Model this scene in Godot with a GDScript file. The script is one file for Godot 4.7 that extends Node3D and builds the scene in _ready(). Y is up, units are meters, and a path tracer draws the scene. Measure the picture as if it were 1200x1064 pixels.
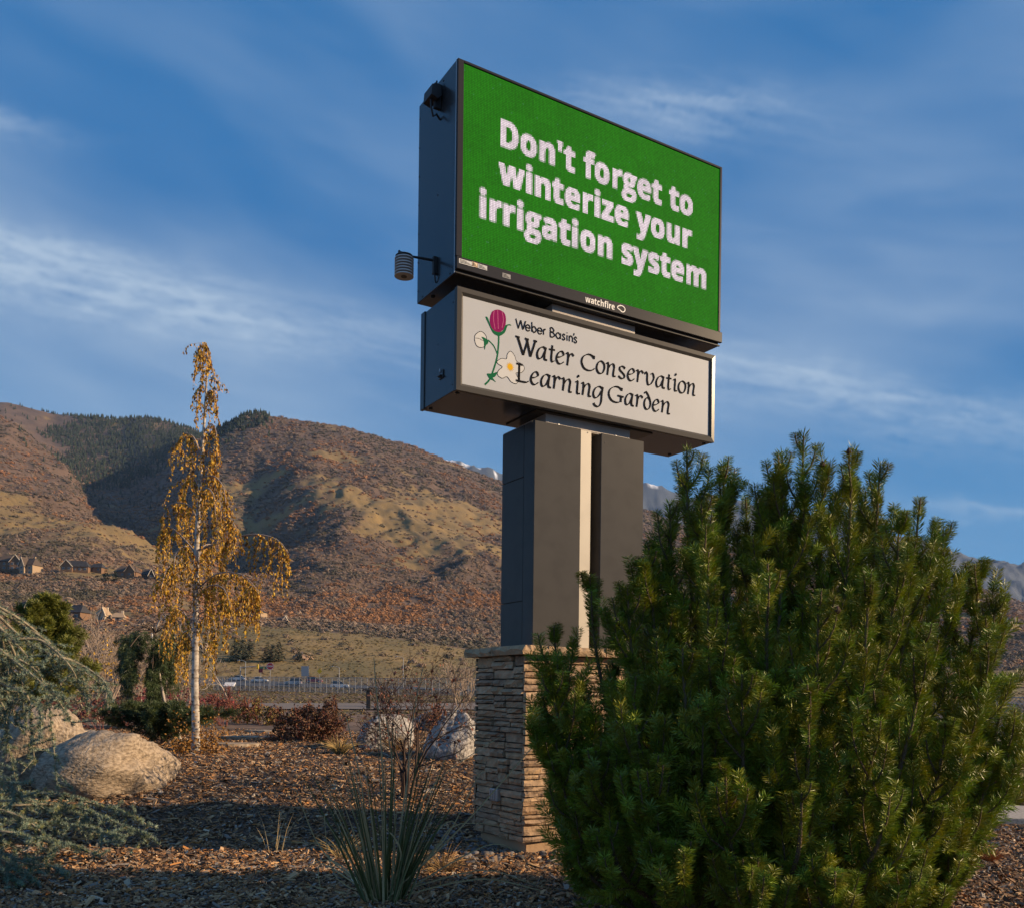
extends Node3D
# Solved from the photograph: eye height, focal length in pixels of a 1200 px wide picture, horizon row, roll
const EYE := 1.54
const FPX := 1083.6
const HORIZON := 817.34
const ROLL := 0.0115
const PHOTO_H := 1064.0

var rng := RandomNumberGenerator.new()
var taken := {}
var M := {}
var n_big := FastNoiseLite.new()
var n_mid := FastNoiseLite.new()
var n_rid := FastNoiseLite.new()
var n_fine := FastNoiseLite.new()


class Buf:
	var v := PackedVector3Array()
	var n := PackedVector3Array()
	var c := PackedColorArray()
	var uv := PackedVector2Array()
	var i := PackedInt32Array()
	var col := Color.WHITE
	func vert(p: Vector3, nn: Vector3) -> int:
		v.append(p); n.append(nn); c.append(col)
		return v.size() - 1
	func tri(a: Vector3, b: Vector3, d: Vector3, hint := Vector3.ZERO) -> void:
		var nn := (d - a).cross(b - a).normalized()
		if hint != Vector3.ZERO and nn.dot(hint) < 0.0:
			nn = -nn
			var t := b
			b = d
			d = t
		var k := v.size()
		v.append(a); v.append(b); v.append(d)
		n.append(nn); n.append(nn); n.append(nn)
		c.append(col); c.append(col); c.append(col)
		i.append(k); i.append(k + 1); i.append(k + 2)
	func quad(a: Vector3, b: Vector3, d: Vector3, e: Vector3, hint: Vector3) -> void:
		tri(a, b, d, hint)
		tri(a, d, e, hint)
	func box(lo: Vector3, hi: Vector3, ch := 0.0) -> void:
		# a box whose edges are chamfered by ch
		var m := (lo + hi) * 0.5
		var h := (hi - lo) * 0.5
		ch = minf(ch, 0.45 * minf(h.x, minf(h.y, h.z)))
		for ax in 3:
			var b := (ax + 1) % 3
			var d := (ax + 2) % 3
			for s in [-1.0, 1.0]:
				var q := []
				for k in [[-1, -1], [1, -1], [1, 1], [-1, 1]]:
					var p := Vector3.ZERO
					p[ax] = s * h[ax]
					p[b] = k[0] * (h[b] - ch)
					p[d] = k[1] * (h[d] - ch)
					q.append(m + p)
				var nn := Vector3.ZERO
				nn[ax] = s
				quad(q[0], q[1], q[2], q[3], nn)
		if ch <= 0.0:
			return
		for ax in 3:
			var b := (ax + 1) % 3
			var d := (ax + 2) % 3
			for s in [-1.0, 1.0]:
				for t in [-1.0, 1.0]:
					var q := []
					for k in [[-1, 0], [1, 0], [1, 1], [-1, 1]]:
						var p := Vector3.ZERO
						p[ax] = k[0] * (h[ax] - ch)
						p[b] = s * (h[b] - (ch if k[1] == 0 else 0.0))
						p[d] = t * (h[d] - (ch if k[1] == 1 else 0.0))
						q.append(m + p)
					var nn := Vector3.ZERO
					nn[b] = s
					nn[d] = t
					quad(q[0], q[1], q[2], q[3], nn)
		for s in [-1.0, 1.0]:
			for t in [-1.0, 1.0]:
				for w in [-1.0, 1.0]:
					tri(m + Vector3(s * h.x, t * (h.y - ch), w * (h.z - ch)), m + Vector3(s * (h.x - ch), t * h.y, w * (h.z - ch)), m + Vector3(s * (h.x - ch), t * (h.y - ch), w * h.z), Vector3(s, t, w))
	func tube(pts: Array, radii: Array, sides := 6, capped := true) -> void:
		var k0 := v.size()
		var up := Vector3.RIGHT
		var cnt := pts.size()
		for j in cnt:
			var a: Vector3 = pts[maxi(j - 1, 0)]
			var b: Vector3 = pts[mini(j + 1, cnt - 1)]
			var t := (b - a).normalized()
			if t == Vector3.ZERO:
				t = Vector3.UP
			var x := up - t * up.dot(t)
			if x.length() < 0.05:
				x = Vector3.FORWARD - t * t.dot(Vector3.FORWARD)
			x = x.normalized()
			up = x
			var y := t.cross(x)
			for s in sides:
				var an := TAU * s / sides
				var nn := x * cos(an) + y * sin(an)
				vert(pts[j] + nn * float(radii[j]), nn)
		for j in cnt - 1:
			for s in sides:
				var a := k0 + j * sides + s
				var b := k0 + j * sides + (s + 1) % sides
				i.append(a); i.append(a + sides); i.append(b)
				i.append(b); i.append(a + sides); i.append(b + sides)
		if capped:
			for e in [0, cnt - 1]:
				var dirv: Vector3 = (pts[1] - pts[0]) * -1.0 if e == 0 else (pts[cnt - 1] - pts[cnt - 2])
				for s in range(1, sides - 1):
					tri(v[k0 + e * sides], v[k0 + e * sides + s], v[k0 + e * sides + s + 1], dirv)
	func lathe(prof: Array, sides := 16, at := Vector3.ZERO) -> void:
		# prof: Vector2(radius, height) from the bottom up
		for j in prof.size() - 1:
			var a: Vector2 = prof[j]
			var b: Vector2 = prof[j + 1]
			var sl := Vector2(b.y - a.y, -(b.x - a.x)).normalized()
			for s in sides:
				var t0 := TAU * s / sides
				var t1 := TAU * (s + 1) / sides
				var p := [Vector3(cos(t0) * a.x, a.y, sin(t0) * a.x), Vector3(cos(t1) * a.x, a.y, sin(t1) * a.x), Vector3(cos(t1) * b.x, b.y, sin(t1) * b.x), Vector3(cos(t0) * b.x, b.y, sin(t0) * b.x)]
				var tm := (t0 + t1) * 0.5
				quad(at + p[0], at + p[1], at + p[2], at + p[3], Vector3(cos(tm) * sl.x, sl.y, sin(tm) * sl.x))
	func prism(poly: PackedVector2Array, z0: float, z1: float) -> void:
		# an outline in x and y pushed from z0 to z1
		var idx := Geometry2D.triangulate_polygon(poly)
		for k in range(0, idx.size(), 3):
			for zz in [[z0, -1.0], [z1, 1.0]]:
				var q := []
				for m in 3:
					var p := poly[idx[k + m]]
					q.append(Vector3(p.x, p.y, zz[0]))
				tri(q[0], q[1], q[2], Vector3(0, 0, signf(z1 - z0) * zz[1]))
		var turn := 1.0 if Geometry2D.is_polygon_clockwise(poly) else -1.0
		for k in poly.size():
			var a := poly[k]
			var b := poly[(k + 1) % poly.size()]
			var d := b - a
			quad(Vector3(a.x, a.y, z0), Vector3(b.x, b.y, z0), Vector3(b.x, b.y, z1), Vector3(a.x, a.y, z1), Vector3(-d.y, d.x, 0) * turn)
	func mesh() -> ArrayMesh:
		var a := []
		a.resize(Mesh.ARRAY_MAX)
		a[Mesh.ARRAY_VERTEX] = v
		a[Mesh.ARRAY_NORMAL] = n
		a[Mesh.ARRAY_COLOR] = c
		if uv.size() == v.size() and uv.size() > 0:
			a[Mesh.ARRAY_TEX_UV] = uv
		a[Mesh.ARRAY_INDEX] = i
		var m := ArrayMesh.new()
		m.add_surface_from_arrays(Mesh.PRIMITIVE_TRIANGLES, a)
		return m


# ---- names, things and parts
func numbered(called: String) -> String:
	var k: int = taken.get(called, 0)
	taken[called] = k + 1
	return called if k == 0 else "%s_%03d" % [called, k]

func tag(o: Node3D, label: String, category: String, group := "", kind := "") -> Node3D:
	if label:
		o.set_meta("label", label)
	if category:
		o.set_meta("category", category)
	if group:
		o.set_meta("group", group)
	if kind:
		o.set_meta("kind", kind)
	return o

func thing(called: String, label: String, category: String, where := Vector3.ZERO, turn := 0.0, group := "") -> Node3D:
	var o := Node3D.new()
	o.name = numbered(called)
	add_child(o)
	o.position = where
	o.rotation.y = turn
	return tag(o, label, category, group)

func node(called: String, mesh: Mesh, m: Material, parent: Node = self) -> MeshInstance3D:
	var o := MeshInstance3D.new()
	o.name = numbered(called) if parent == self else called
	o.mesh = mesh
	o.material_override = m
	parent.add_child(o, true)
	return o

func part(called: String, b: Buf, m: Material, parent: Node = self) -> MeshInstance3D:
	return node(called, b.mesh(), m, parent)

func scatter(called: String, mesh: Mesh, m: Material, spots: Array, tints: PackedColorArray, parent: Node = self) -> MultiMeshInstance3D:
	var mm := MultiMesh.new()
	mm.transform_format = MultiMesh.TRANSFORM_3D
	mm.use_colors = tints.size() == spots.size()
	mm.mesh = mesh
	mm.instance_count = spots.size()
	for k in spots.size():
		mm.set_instance_transform(k, spots[k])
		if mm.use_colors:
			mm.set_instance_color(k, tints[k])
	var o := MultiMeshInstance3D.new()
	o.name = numbered(called) if parent == self else called
	o.multimesh = mm
	o.material_override = m
	parent.add_child(o, true)
	o.set_meta("kind", "stuff")
	return o

# ---- materials (base colours are given as linear values)
func lin(r: float, g: float, b: float) -> Color:
	return Color(r, g, b).linear_to_srgb()

func mat(r: float, g: float, b: float, rough := 0.8, metal := 0.0) -> StandardMaterial3D:
	var m := StandardMaterial3D.new()
	m.albedo_color = lin(r, g, b)
	m.roughness = rough
	m.metallic = metal
	return m

func noise(kind: int, freq: float, sd: int, octaves := 4) -> FastNoiseLite:
	var f := FastNoiseLite.new()
	f.noise_type = kind
	f.frequency = freq
	f.seed = sd
	f.fractal_octaves = octaves
	return f

func noise_tex(f: FastNoiseLite, ramp: Array, size := 512) -> NoiseTexture2D:
	var t := NoiseTexture2D.new()
	t.width = size
	t.height = size
	t.seamless = true
	t.generate_mipmaps = false
	t.noise = f
	if ramp.size() > 0:
		var g := Gradient.new()
		var offs := PackedFloat32Array()
		var cols := PackedColorArray()
		for k in ramp.size():
			offs.append(float(ramp[k][0]))
			cols.append(lin(ramp[k][1], ramp[k][2], ramp[k][3]))
		g.offsets = offs
		g.colors = cols
		t.color_ramp = g
	return t

func plane_map(m: StandardMaterial3D, albedo: Texture2D, bump: Texture2D, per_metre: float, relief_cm := 0.0, world := false) -> StandardMaterial3D:
	m.uv1_triplanar = true
	m.uv1_world_triplanar = world
	m.uv1_scale = Vector3.ONE * per_metre
	if albedo:
		m.albedo_texture = albedo
		m.albedo_color = Color.WHITE
	if bump and relief_cm > 0.0:
		m.heightmap_enabled = true
		m.heightmap_texture = bump
		m.heightmap_scale = relief_cm
	return m

func tinted(m: StandardMaterial3D) -> StandardMaterial3D:
	m.vertex_color_use_as_albedo = true
	return m

# ---- places
func at(px: float, py: float, d: float) -> Vector3:
	# the point d metres ahead of the lens that the photograph shows at (px, py)
	var dx := px - 600.0
	var dy := py - HORIZON
	var x := dx * cos(ROLL) + dy * sin(ROLL)
	var y := -dx * sin(ROLL) + dy * cos(ROLL)
	return Vector3(x * d / FPX, EYE - y * d / FPX, -d)

func sstep(a: float, b: float, t: float) -> float:
	return smoothstep(a, b, t)

func near_ground(x: float, d: float) -> float:
	var de := d + 0.12 * maxf(0.0, -x - 1.0)
	var rise := 0.74 * (1.0 - exp(-pow(maxf(de - 9.3, 0.0) / 3.5, 1.6)))
	var side := 1.0 - sstep(-0.6, 3.2, x)
	var h := rise * side
	h += 0.025 * n_mid.get_noise_2d(x * 60.0, d * 60.0) + 0.012 * n_mid.get_noise_2d(x * 300.0, d * 300.0)
	return h

func ground_y(x: float, z: float) -> float:
	var d := -z
	if d < 22.0:
		return near_ground(x, d)
	return far_ground(600.0 + FPX * x / d, d)

func on_ground(px: float, py: float, dmax := 60.0) -> Vector3:
	# where the line of sight through (px, py) meets the ground
	var d := 4.0
	while d < dmax:
		var p := at(px, py, d)
		if p.y <= ground_y(p.x, p.z):
			return Vector3(p.x, ground_y(p.x, p.z), p.z)
		d += 0.04 if d < 25.0 else d * 0.004
	var q := at(px, py, dmax)
	return Vector3(q.x, ground_y(q.x, q.z), q.z)

# Crests, benches and valleys of the land behind the garden, each from left to right as [picture column, metres away, picture row]
const LAND := [
	[[-900, 22, 866], [0, 22, 857], [560, 22, 864], [760, 22, 890], [900, 22, 896], [1800, 22, 906]],
	[[-900, 48, 838], [0, 48, 828], [300, 48, 824], [560, 48, 824], [800, 48, 838], [1200, 48, 858], [1800, 48, 866]],
	[[-900, 240, 796], [0, 240, 800], [300, 255, 805], [560, 260, 811], [800, 260, 818], [1200, 260, 826], [1800, 260, 836]],
	[[-900, 430, 690], [-100, 430, 715], [120, 430, 728], [200, 400, 738], [290, 390, 736], [340, 390, 739], [400, 390, 745], [470, 390, 753], [540, 390, 763], [600, 390, 770], [800, 400, 775], [1200, 420, 785], [1800, 420, 800]],
	[[-900, 640, 655], [-100, 640, 668], [0, 640, 674], [100, 640, 674], [190, 620, 682], [260, 560, 716], [320, 560, 724], [400, 560, 728], [500, 560, 738], [600, 560, 748], [800, 600, 757], [1200, 640, 770], [1800, 640, 785]],
	[[-900, 1050, 420], [-200, 1050, 512], [0, 1050, 566], [60, 1040, 590], [120, 1000, 618], [170, 960, 645], [210, 930, 668], [290, 900, 676], [400, 900, 668], [500, 900, 676], [600, 900, 690], [800, 950, 712], [1000, 1000, 730], [1200, 1050, 748], [1800, 1100, 775]],
	[[-900, 1300, 520], [-200, 1300, 600], [0, 1250, 640], [60, 1230, 655], [120, 1180, 662], [170, 1130, 668], [210, 1100, 670], [250, 1080, 674], [300, 1090, 676], [338, 1100, 640], [400, 1150, 606], [500, 1200, 622], [600, 1200, 640], [800, 1200, 686], [1000, 1250, 712], [1200, 1300, 733], [1800, 1400, 765]],
	[[-900, 1900, 420], [-200, 1900, 455], [0, 1900, 492], [40, 1890, 520], [75, 1850, 545], [105, 1800, 592], [140, 1700, 622], [180, 1620, 630], [215, 1560, 606], [250, 1520, 562], [300, 1500, 566], [345, 1490, 546], [370, 1480, 546], [420, 1480, 560], [500, 1480, 580], [590, 1500, 606], [760, 1500, 640], [1000, 1500, 690], [1200, 1600, 722], [1800, 1700, 760]],
	[[-900, 2250, 480], [-200, 2250, 510], [0, 2250, 520], [60, 2250, 556], [110, 2200, 574], [150, 2150, 578], [190, 2080, 564], [225, 2000, 530], [250, 1960, 503], [270, 1950, 493], [285, 1950, 486], [300, 1950, 484], [318, 1950, 488], [345, 1950, 493], [375, 1960, 497], [405, 1980, 502], [430, 1990, 509], [455, 2000, 517], [480, 2000, 524], [500, 2000, 531], [520, 2000, 540], [545, 2000, 550], [570, 2000, 559], [590, 2000, 566], [680, 2000, 585], [760, 2000, 599], [850, 2000, 640], [980, 2000, 660], [1115, 2000, 677], [1200, 2000, 708], [1400, 2000, 735], [1800, 2000, 760]],
	[[-900, 3000, 420], [-100, 3000, 462], [0, 2950, 472], [25, 2950, 477], [60, 2950, 486], [100, 2920, 489], [140, 2900, 491], [165, 2880, 489], [200, 2850, 497], [225, 2800, 505], [250, 2800, 520], [300, 2700, 560], [600, 2700, 640], [1200, 2700, 740], [1800, 2700, 770]],
	[[-900, 4200, 640], [0, 4200, 640], [300, 4200, 640], [600, 4200, 700], [1200, 4200, 770], [1800, 4200, 790]],
	[[-900, 6300, 560], [300, 6300, 580], [470, 6300, 545], [520, 6300, 541], [552, 6300, 545], [570, 6300, 550], [590, 6300, 554], [640, 6300, 558], [700, 6300, 566], [755, 6300, 570], [775, 6300, 573], [800, 6300, 582], [830, 6300, 580], [870, 6300, 590], [930, 6300, 603], [970, 6300, 602], [990, 6300, 609], [1050, 6300, 626], [1113, 6300, 646], [1130, 6300, 649], [1155, 6300, 654], [1200, 6300, 657], [1400, 6300, 690], [1800, 6300, 730]],
	[[-900, 8200, 790], [1800, 8200, 800]],
]
const ROUGH := [0.0, 0.0, 0.05, 0.25, 0.5, 1.0, 1.0, 1.0, 0.22, 0.3, 1.0, 0.5, 0.5]
var land_last := -1e9
var land_d := PackedFloat32Array()
var land_h := PackedFloat32Array()

func land_column(px: float) -> void:
	# distance and height of each crest and valley in the direction of picture column px
	if px == land_last:
		return
	land_last = px
	land_d.resize(LAND.size())
	land_h.resize(LAND.size())
	for k in LAND.size():
		var row: Array = LAND[k]
		var j := 0
		while j < row.size() - 2 and px > row[j + 1][0]:
			j += 1
		var t := clampf((px - row[j][0]) / float(row[j + 1][0] - row[j][0]), 0.0, 1.0)
		var d := lerpf(row[j][1], row[j + 1][1], t)
		var py := lerpf(row[j][2], row[j + 1][2], t)
		land_d[k] = d
		land_h[k] = near_ground((px - 600.0) * 22.0 / FPX, 22.0) if k == 0 else EYE - ((py - HORIZON) * cos(ROLL) - (px - 600.0) * sin(ROLL)) * d / FPX

func far_ground(px: float, d: float) -> float:
	land_column(px)
	var last := LAND.size() - 1
	if d >= land_d[last]:
		return land_h[last]
	var k := 0
	while k < last - 1 and d > land_d[k + 1]:
		k += 1
	var t := clampf((d - land_d[k]) / (land_d[k + 1] - land_d[k]), 0.0, 1.0)
	var h := lerpf(land_h[k], land_h[k + 1], t)
	var x := (px - 600.0) * d / FPX
	var far := sstep(250.0, 900.0, d)
	if d > 40.0:
		var r := lerpf(ROUGH[k], ROUGH[k + 1], t)
		if k < 10:
			var wx := x + 60.0 * n_big.get_noise_2d(x * 0.6 + 900.0, d * 0.6)
			h += far * r * (13.0 * n_rid.get_noise_2d(wx * 0.8, d * 0.2) + 4.5 * n_rid.get_noise_2d(wx * 2.6 + 77.0, d * 0.7))
			h += (0.2 + 0.8 * far) * r * 5.0 * n_mid.get_noise_2d(x * 0.5, d * 0.5) + far * (0.3 + r) * 2.6 * n_mid.get_noise_2d(x * 1.9 + 50.0, d * 1.0)
			h += sstep(40.0, 300.0, d) * 0.6 * n_mid.get_noise_2d(x * 3.0, d * 3.0)
		else:
			h += r * (75.0 * n_rid.get_noise_2d(x * 0.42, d * 0.2) + 40.0 * n_rid.get_noise_2d(x * 1.3 + 40.0, d * 0.8))
	return h

# ---- camera, sky, sun
func make_camera_and_light() -> void:
	n_big.noise_type = FastNoiseLite.TYPE_SIMPLEX_SMOOTH
	n_big.frequency = 0.004
	n_big.seed = 11
	n_mid.noise_type = FastNoiseLite.TYPE_SIMPLEX_SMOOTH
	n_mid.frequency = 0.02
	n_mid.fractal_octaves = 4
	n_mid.seed = 5
	n_rid.noise_type = FastNoiseLite.TYPE_SIMPLEX_SMOOTH
	n_rid.fractal_type = FastNoiseLite.FRACTAL_RIDGED
	n_rid.frequency = 0.0042
	n_rid.fractal_octaves = 4
	n_rid.seed = 23
	n_fine.noise_type = FastNoiseLite.TYPE_SIMPLEX
	n_fine.frequency = 0.05
	n_fine.seed = 8
	var cam := Camera3D.new()
	cam.name = "camera"
	cam.projection = Camera3D.PROJECTION_FRUSTUM
	cam.near = 0.1
	cam.far = 20000.0
	cam.size = 0.1 * PHOTO_H / FPX
	cam.frustum_offset = Vector2(0.0, 0.1 * (HORIZON - PHOTO_H / 2.0) / FPX)
	cam.position = Vector3(0, EYE, 0)
	cam.rotation.z = ROLL
	add_child(cam)
	cam.current = true
	var sun := DirectionalLight3D.new()
	sun.name = "sun"
	sun.light_color = Color(1.0, 0.875, 0.71)
	sun.light_energy = 1.6
	sun.light_angular_distance = 0.5
	sun.shadow_enabled = true
	add_child(sun)
	var el := deg_to_rad(21.0)
	var az := deg_to_rad(2.5)
	var towards := Vector3(cos(el) * cos(az), sin(el), cos(el) * sin(az))
	sun.look_at_from_position(towards * 100.0, Vector3.ZERO)
	var env := Environment.new()
	env.background_mode = Environment.BG_SKY
	var sky := Sky.new()
	var sm := PanoramaSkyMaterial.new()
	sm.panorama = ImageTexture.create_from_image(sky_image(3072, 1536))
	sky.sky_material = sm
	env.sky = sky
	env.tonemap_mode = Environment.TONE_MAPPER_LINEAR
	env.tonemap_exposure = 1.45
	env.sdfgi_enabled = true
	env.ssao_enabled = true
	env.ssil_enabled = true
	env.fog_enabled = true
	env.fog_mode = Environment.FOG_MODE_EXPONENTIAL
	env.fog_density = 0.000035
	env.fog_light_color = Color(0.62, 0.75, 0.92)
	var we := WorldEnvironment.new()
	we.name = "world_environment"
	we.environment = env
	add_child(we)

func band_row(px: float, pts: Array) -> float:
	for k in pts.size() - 1:
		if px <= pts[k + 1][0]:
			return lerpf(pts[k][1], pts[k + 1][1], (px - pts[k][0]) / float(pts[k + 1][0] - pts[k][0]))
	return pts[-1][1]

func sky_image(w: int, h: int) -> Image:
	var im := Image.create_empty(w, h, false, Image.FORMAT_RGBF)
	var wisp := noise(FastNoiseLite.TYPE_SIMPLEX_SMOOTH, 0.05, 31, 5)
	var veil := noise(FastNoiseLite.TYPE_SIMPLEX_SMOOTH, 0.03, 47, 4)
	var fibre := noise(FastNoiseLite.TYPE_SIMPLEX_SMOOTH, 0.05, 83, 5)
	fibre.fractal_type = FastNoiseLite.FRACTAL_RIDGED
	var warp := noise(FastNoiseLite.TYPE_SIMPLEX_SMOOTH, 0.04, 61, 3)
	var low := Vector3(0.07, 0.235, 0.45)
	var mid := Vector3(0.02, 0.122, 0.31)
	var top := Vector3(0.02, 0.09, 0.23)
	var white := Vector3(0.40, 0.485, 0.575)
	# cirrus streaks as [from, through ..., to] rows of the sky seen over the picture, with their thickness and density
	var streaks := [
		[[[-700, 170], [-200, 240], [0, 287], [130, 312], [260, 343], [400, 368], [520, 380], [800, 395], [1100, 440], [1500, 480]], 27.0, 0.85, -200.0, 330.0],
		[[[-900, 210], [0, 330], [250, 372], [480, 400], [900, 440], [1300, 500]], 30.0, 0.34, 60.0, 520.0],
		[[[-900, 90], [0, 148], [60, 160], [300, 190], [600, 240], [1300, 330]], 14.0, 0.40, -60.0, 110.0],
		[[[-900, -40], [100, 20], [500, 110], [760, 112], [900, 118], [1400, 180]], 30.0, 0.36, 790.0, 150.0],
		[[[-900, 250], [500, 400], [860, 420], [1040, 465], [1200, 490], [1700, 560]], 32.0, 0.40, 1080.0, 300.0],
		[[[-900, 300], [500, 500], [900, 560], [1100, 588], [1300, 590], [1800, 620]], 7.0, 0.45, 1170.0, 90.0],
	]
	for y in h:
		var el := (0.5 - (y + 0.5) / h) * PI
		var e := rad_to_deg(el)
		if e < -3.0:
			im.fill_rect(Rect2i(0, y, w, h - y), Color(0.13, 0.11, 0.09))
			break
		var base := low.lerp(mid, sstep(2.0, 24.0, e)).lerp(top, sstep(26.0, 70.0, e))
		for x in w:
			var az := wrapf((x + 0.5) / w * TAU, -PI, PI)
			var a := rad_to_deg(az)
			var round_a := 57.3 * sin(az)
			var slant := e + 0.2 * round_a
			# thin streaks and a broad veil all round the sky
			var q := Vector3(cos(az) * 40.0, 0.0, sin(az) * 40.0)
			var s := wisp.get_noise_3d(q.x * 0.75, slant * 2.6, q.z * 0.75)
			var v := veil.get_noise_3d(q.x * 0.8, e * 1.3 + 0.35 * round_a, q.z * 0.8)
			var al := 0.10 * clampf(s * 1.6 + 0.15, 0.0, 1.0) + 0.18 * clampf(v * 1.7 + 0.24, 0.0, 1.0)
			var fb := fibre.get_noise_3d(q.x * 0.5 + s * 3.0, slant * 1.5 + s * 2.0, q.z * 0.5)
			al += 0.2 * clampf(fb * 1.3 - 0.1, 0.0, 1.0) * clampf(v * 1.8 + 0.45, 0.0, 1.0)
			if absf(a) < 62.0:
				var px := 600.0 + FPX * tan(az)
				var py := HORIZON - FPX * tan(el) / cos(az)
				var wob := 16.0 * warp.get_noise_2d(px * 0.16, py * 0.30) + 5.0 * warp.get_noise_2d(px * 0.9, py * 1.5)
				for t in streaks:
					var off: float = (py + wob - band_row(px, t[0])) / float(t[1])
					var along: float = (px - float(t[3])) / float(t[4])
					if absf(off) < 3.0:
						var body := exp(-off * off * (0.5 if off > 0.0 else 1.6)) * exp(-along * along)
						al += float(t[2]) * body * (0.58 + 0.5 * wisp.get_noise_2d(px * 0.16, (py - px * 0.14) * 1.1) + 0.42 * fibre.get_noise_2d(px * 0.10 + wob, (py - px * 0.2) * 0.75) + 0.3 * wisp.get_noise_2d(px * 0.5, (py - px * 0.22) * 2.6))
			al = clampf(al, 0.0, 0.72)
			var c := base.lerp(white, al)
			im.set_pixel(x, y, Color(c.x, c.y, c.z))
	return im

# ---- the land
func make_ground() -> void:
	var soil := noise_tex(noise(FastNoiseLite.TYPE_SIMPLEX, 0.02, 3, 5), [[0.25, 0.045, 0.028, 0.018], [0.5, 0.085, 0.052, 0.033], [0.75, 0.13, 0.083, 0.052]])
	var rough := noise_tex(noise(FastNoiseLite.TYPE_CELLULAR, 0.06, 9, 3), [])
	M.soil = plane_map(mat(0.1, 0.06, 0.04, 0.95), soil, rough, 0.9, 2.0, true)
	var xs := []
	var k := -340.0
	while k < -14.0:
		xs.append(k)
		k *= 0.86
	k = -14.0
	while k <= 14.0:
		xs.append(k)
		k += 0.14
	k = 16.0
	while k < 340.0:
		xs.append(k)
		k *= 1.16
	var ds := [-300.0, -200.0, -120.0, -70.0, -40.0, -20.0, -8.0, 0.0, 2.0, 3.5]
	k = 4.6
	while k < 22.1:
		ds.append(k)
		k += 0.14
	var b := Buf.new()
	for d in ds:
		for x in xs:
			var h := near_ground(x, d)
			var hx := near_ground(x + 0.05, d) - h
			var hd := near_ground(x, d + 0.05) - h
			b.vert(Vector3(x, h, -d), Vector3(-hx, 0.05, hd).normalized())
	grid_faces(b, ds.size(), xs.size())
	tag(part("ground", b, M.soil), "", "", "", "structure")

func grid_faces(b: Buf, rows: int, cols: int) -> void:
	# rows run away from the eye, columns to the right
	for r in rows - 1:
		for s in cols - 1:
			var p := r * cols + s
			b.i.append(p); b.i.append(p + cols); b.i.append(p + 1)
			b.i.append(p + 1); b.i.append(p + cols); b.i.append(p + cols + 1)

func grass_share(px: float, d: float, x: float) -> float:
	# how much dry grass, rather than scrub, grows at a place
	var g := 0.42 + 0.6 * n_big.get_noise_2d(x * 1.4, d * 0.9) + 0.35 * n_mid.get_noise_2d(x * 0.4, d * 0.25)
	if d > 270.0 and d < 410.0 and px > 180.0:
		g += 0.8
	if d > 650.0 and d < 1080.0 and px < 230.0:
		g += 0.06
	if d > 1050.0 and d < 1560.0:
		g += 0.55 * exp(-pow((px - 505.0) / 75.0, 2.0) - pow((d - 1300.0) / 170.0, 2.0))
	if d > 1500.0:
		g -= 0.25
	if d > 440.0 and d < 900.0 and px > 230.0:
		g -= 0.22
	return clampf(g, 0.0, 1.0)

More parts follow.
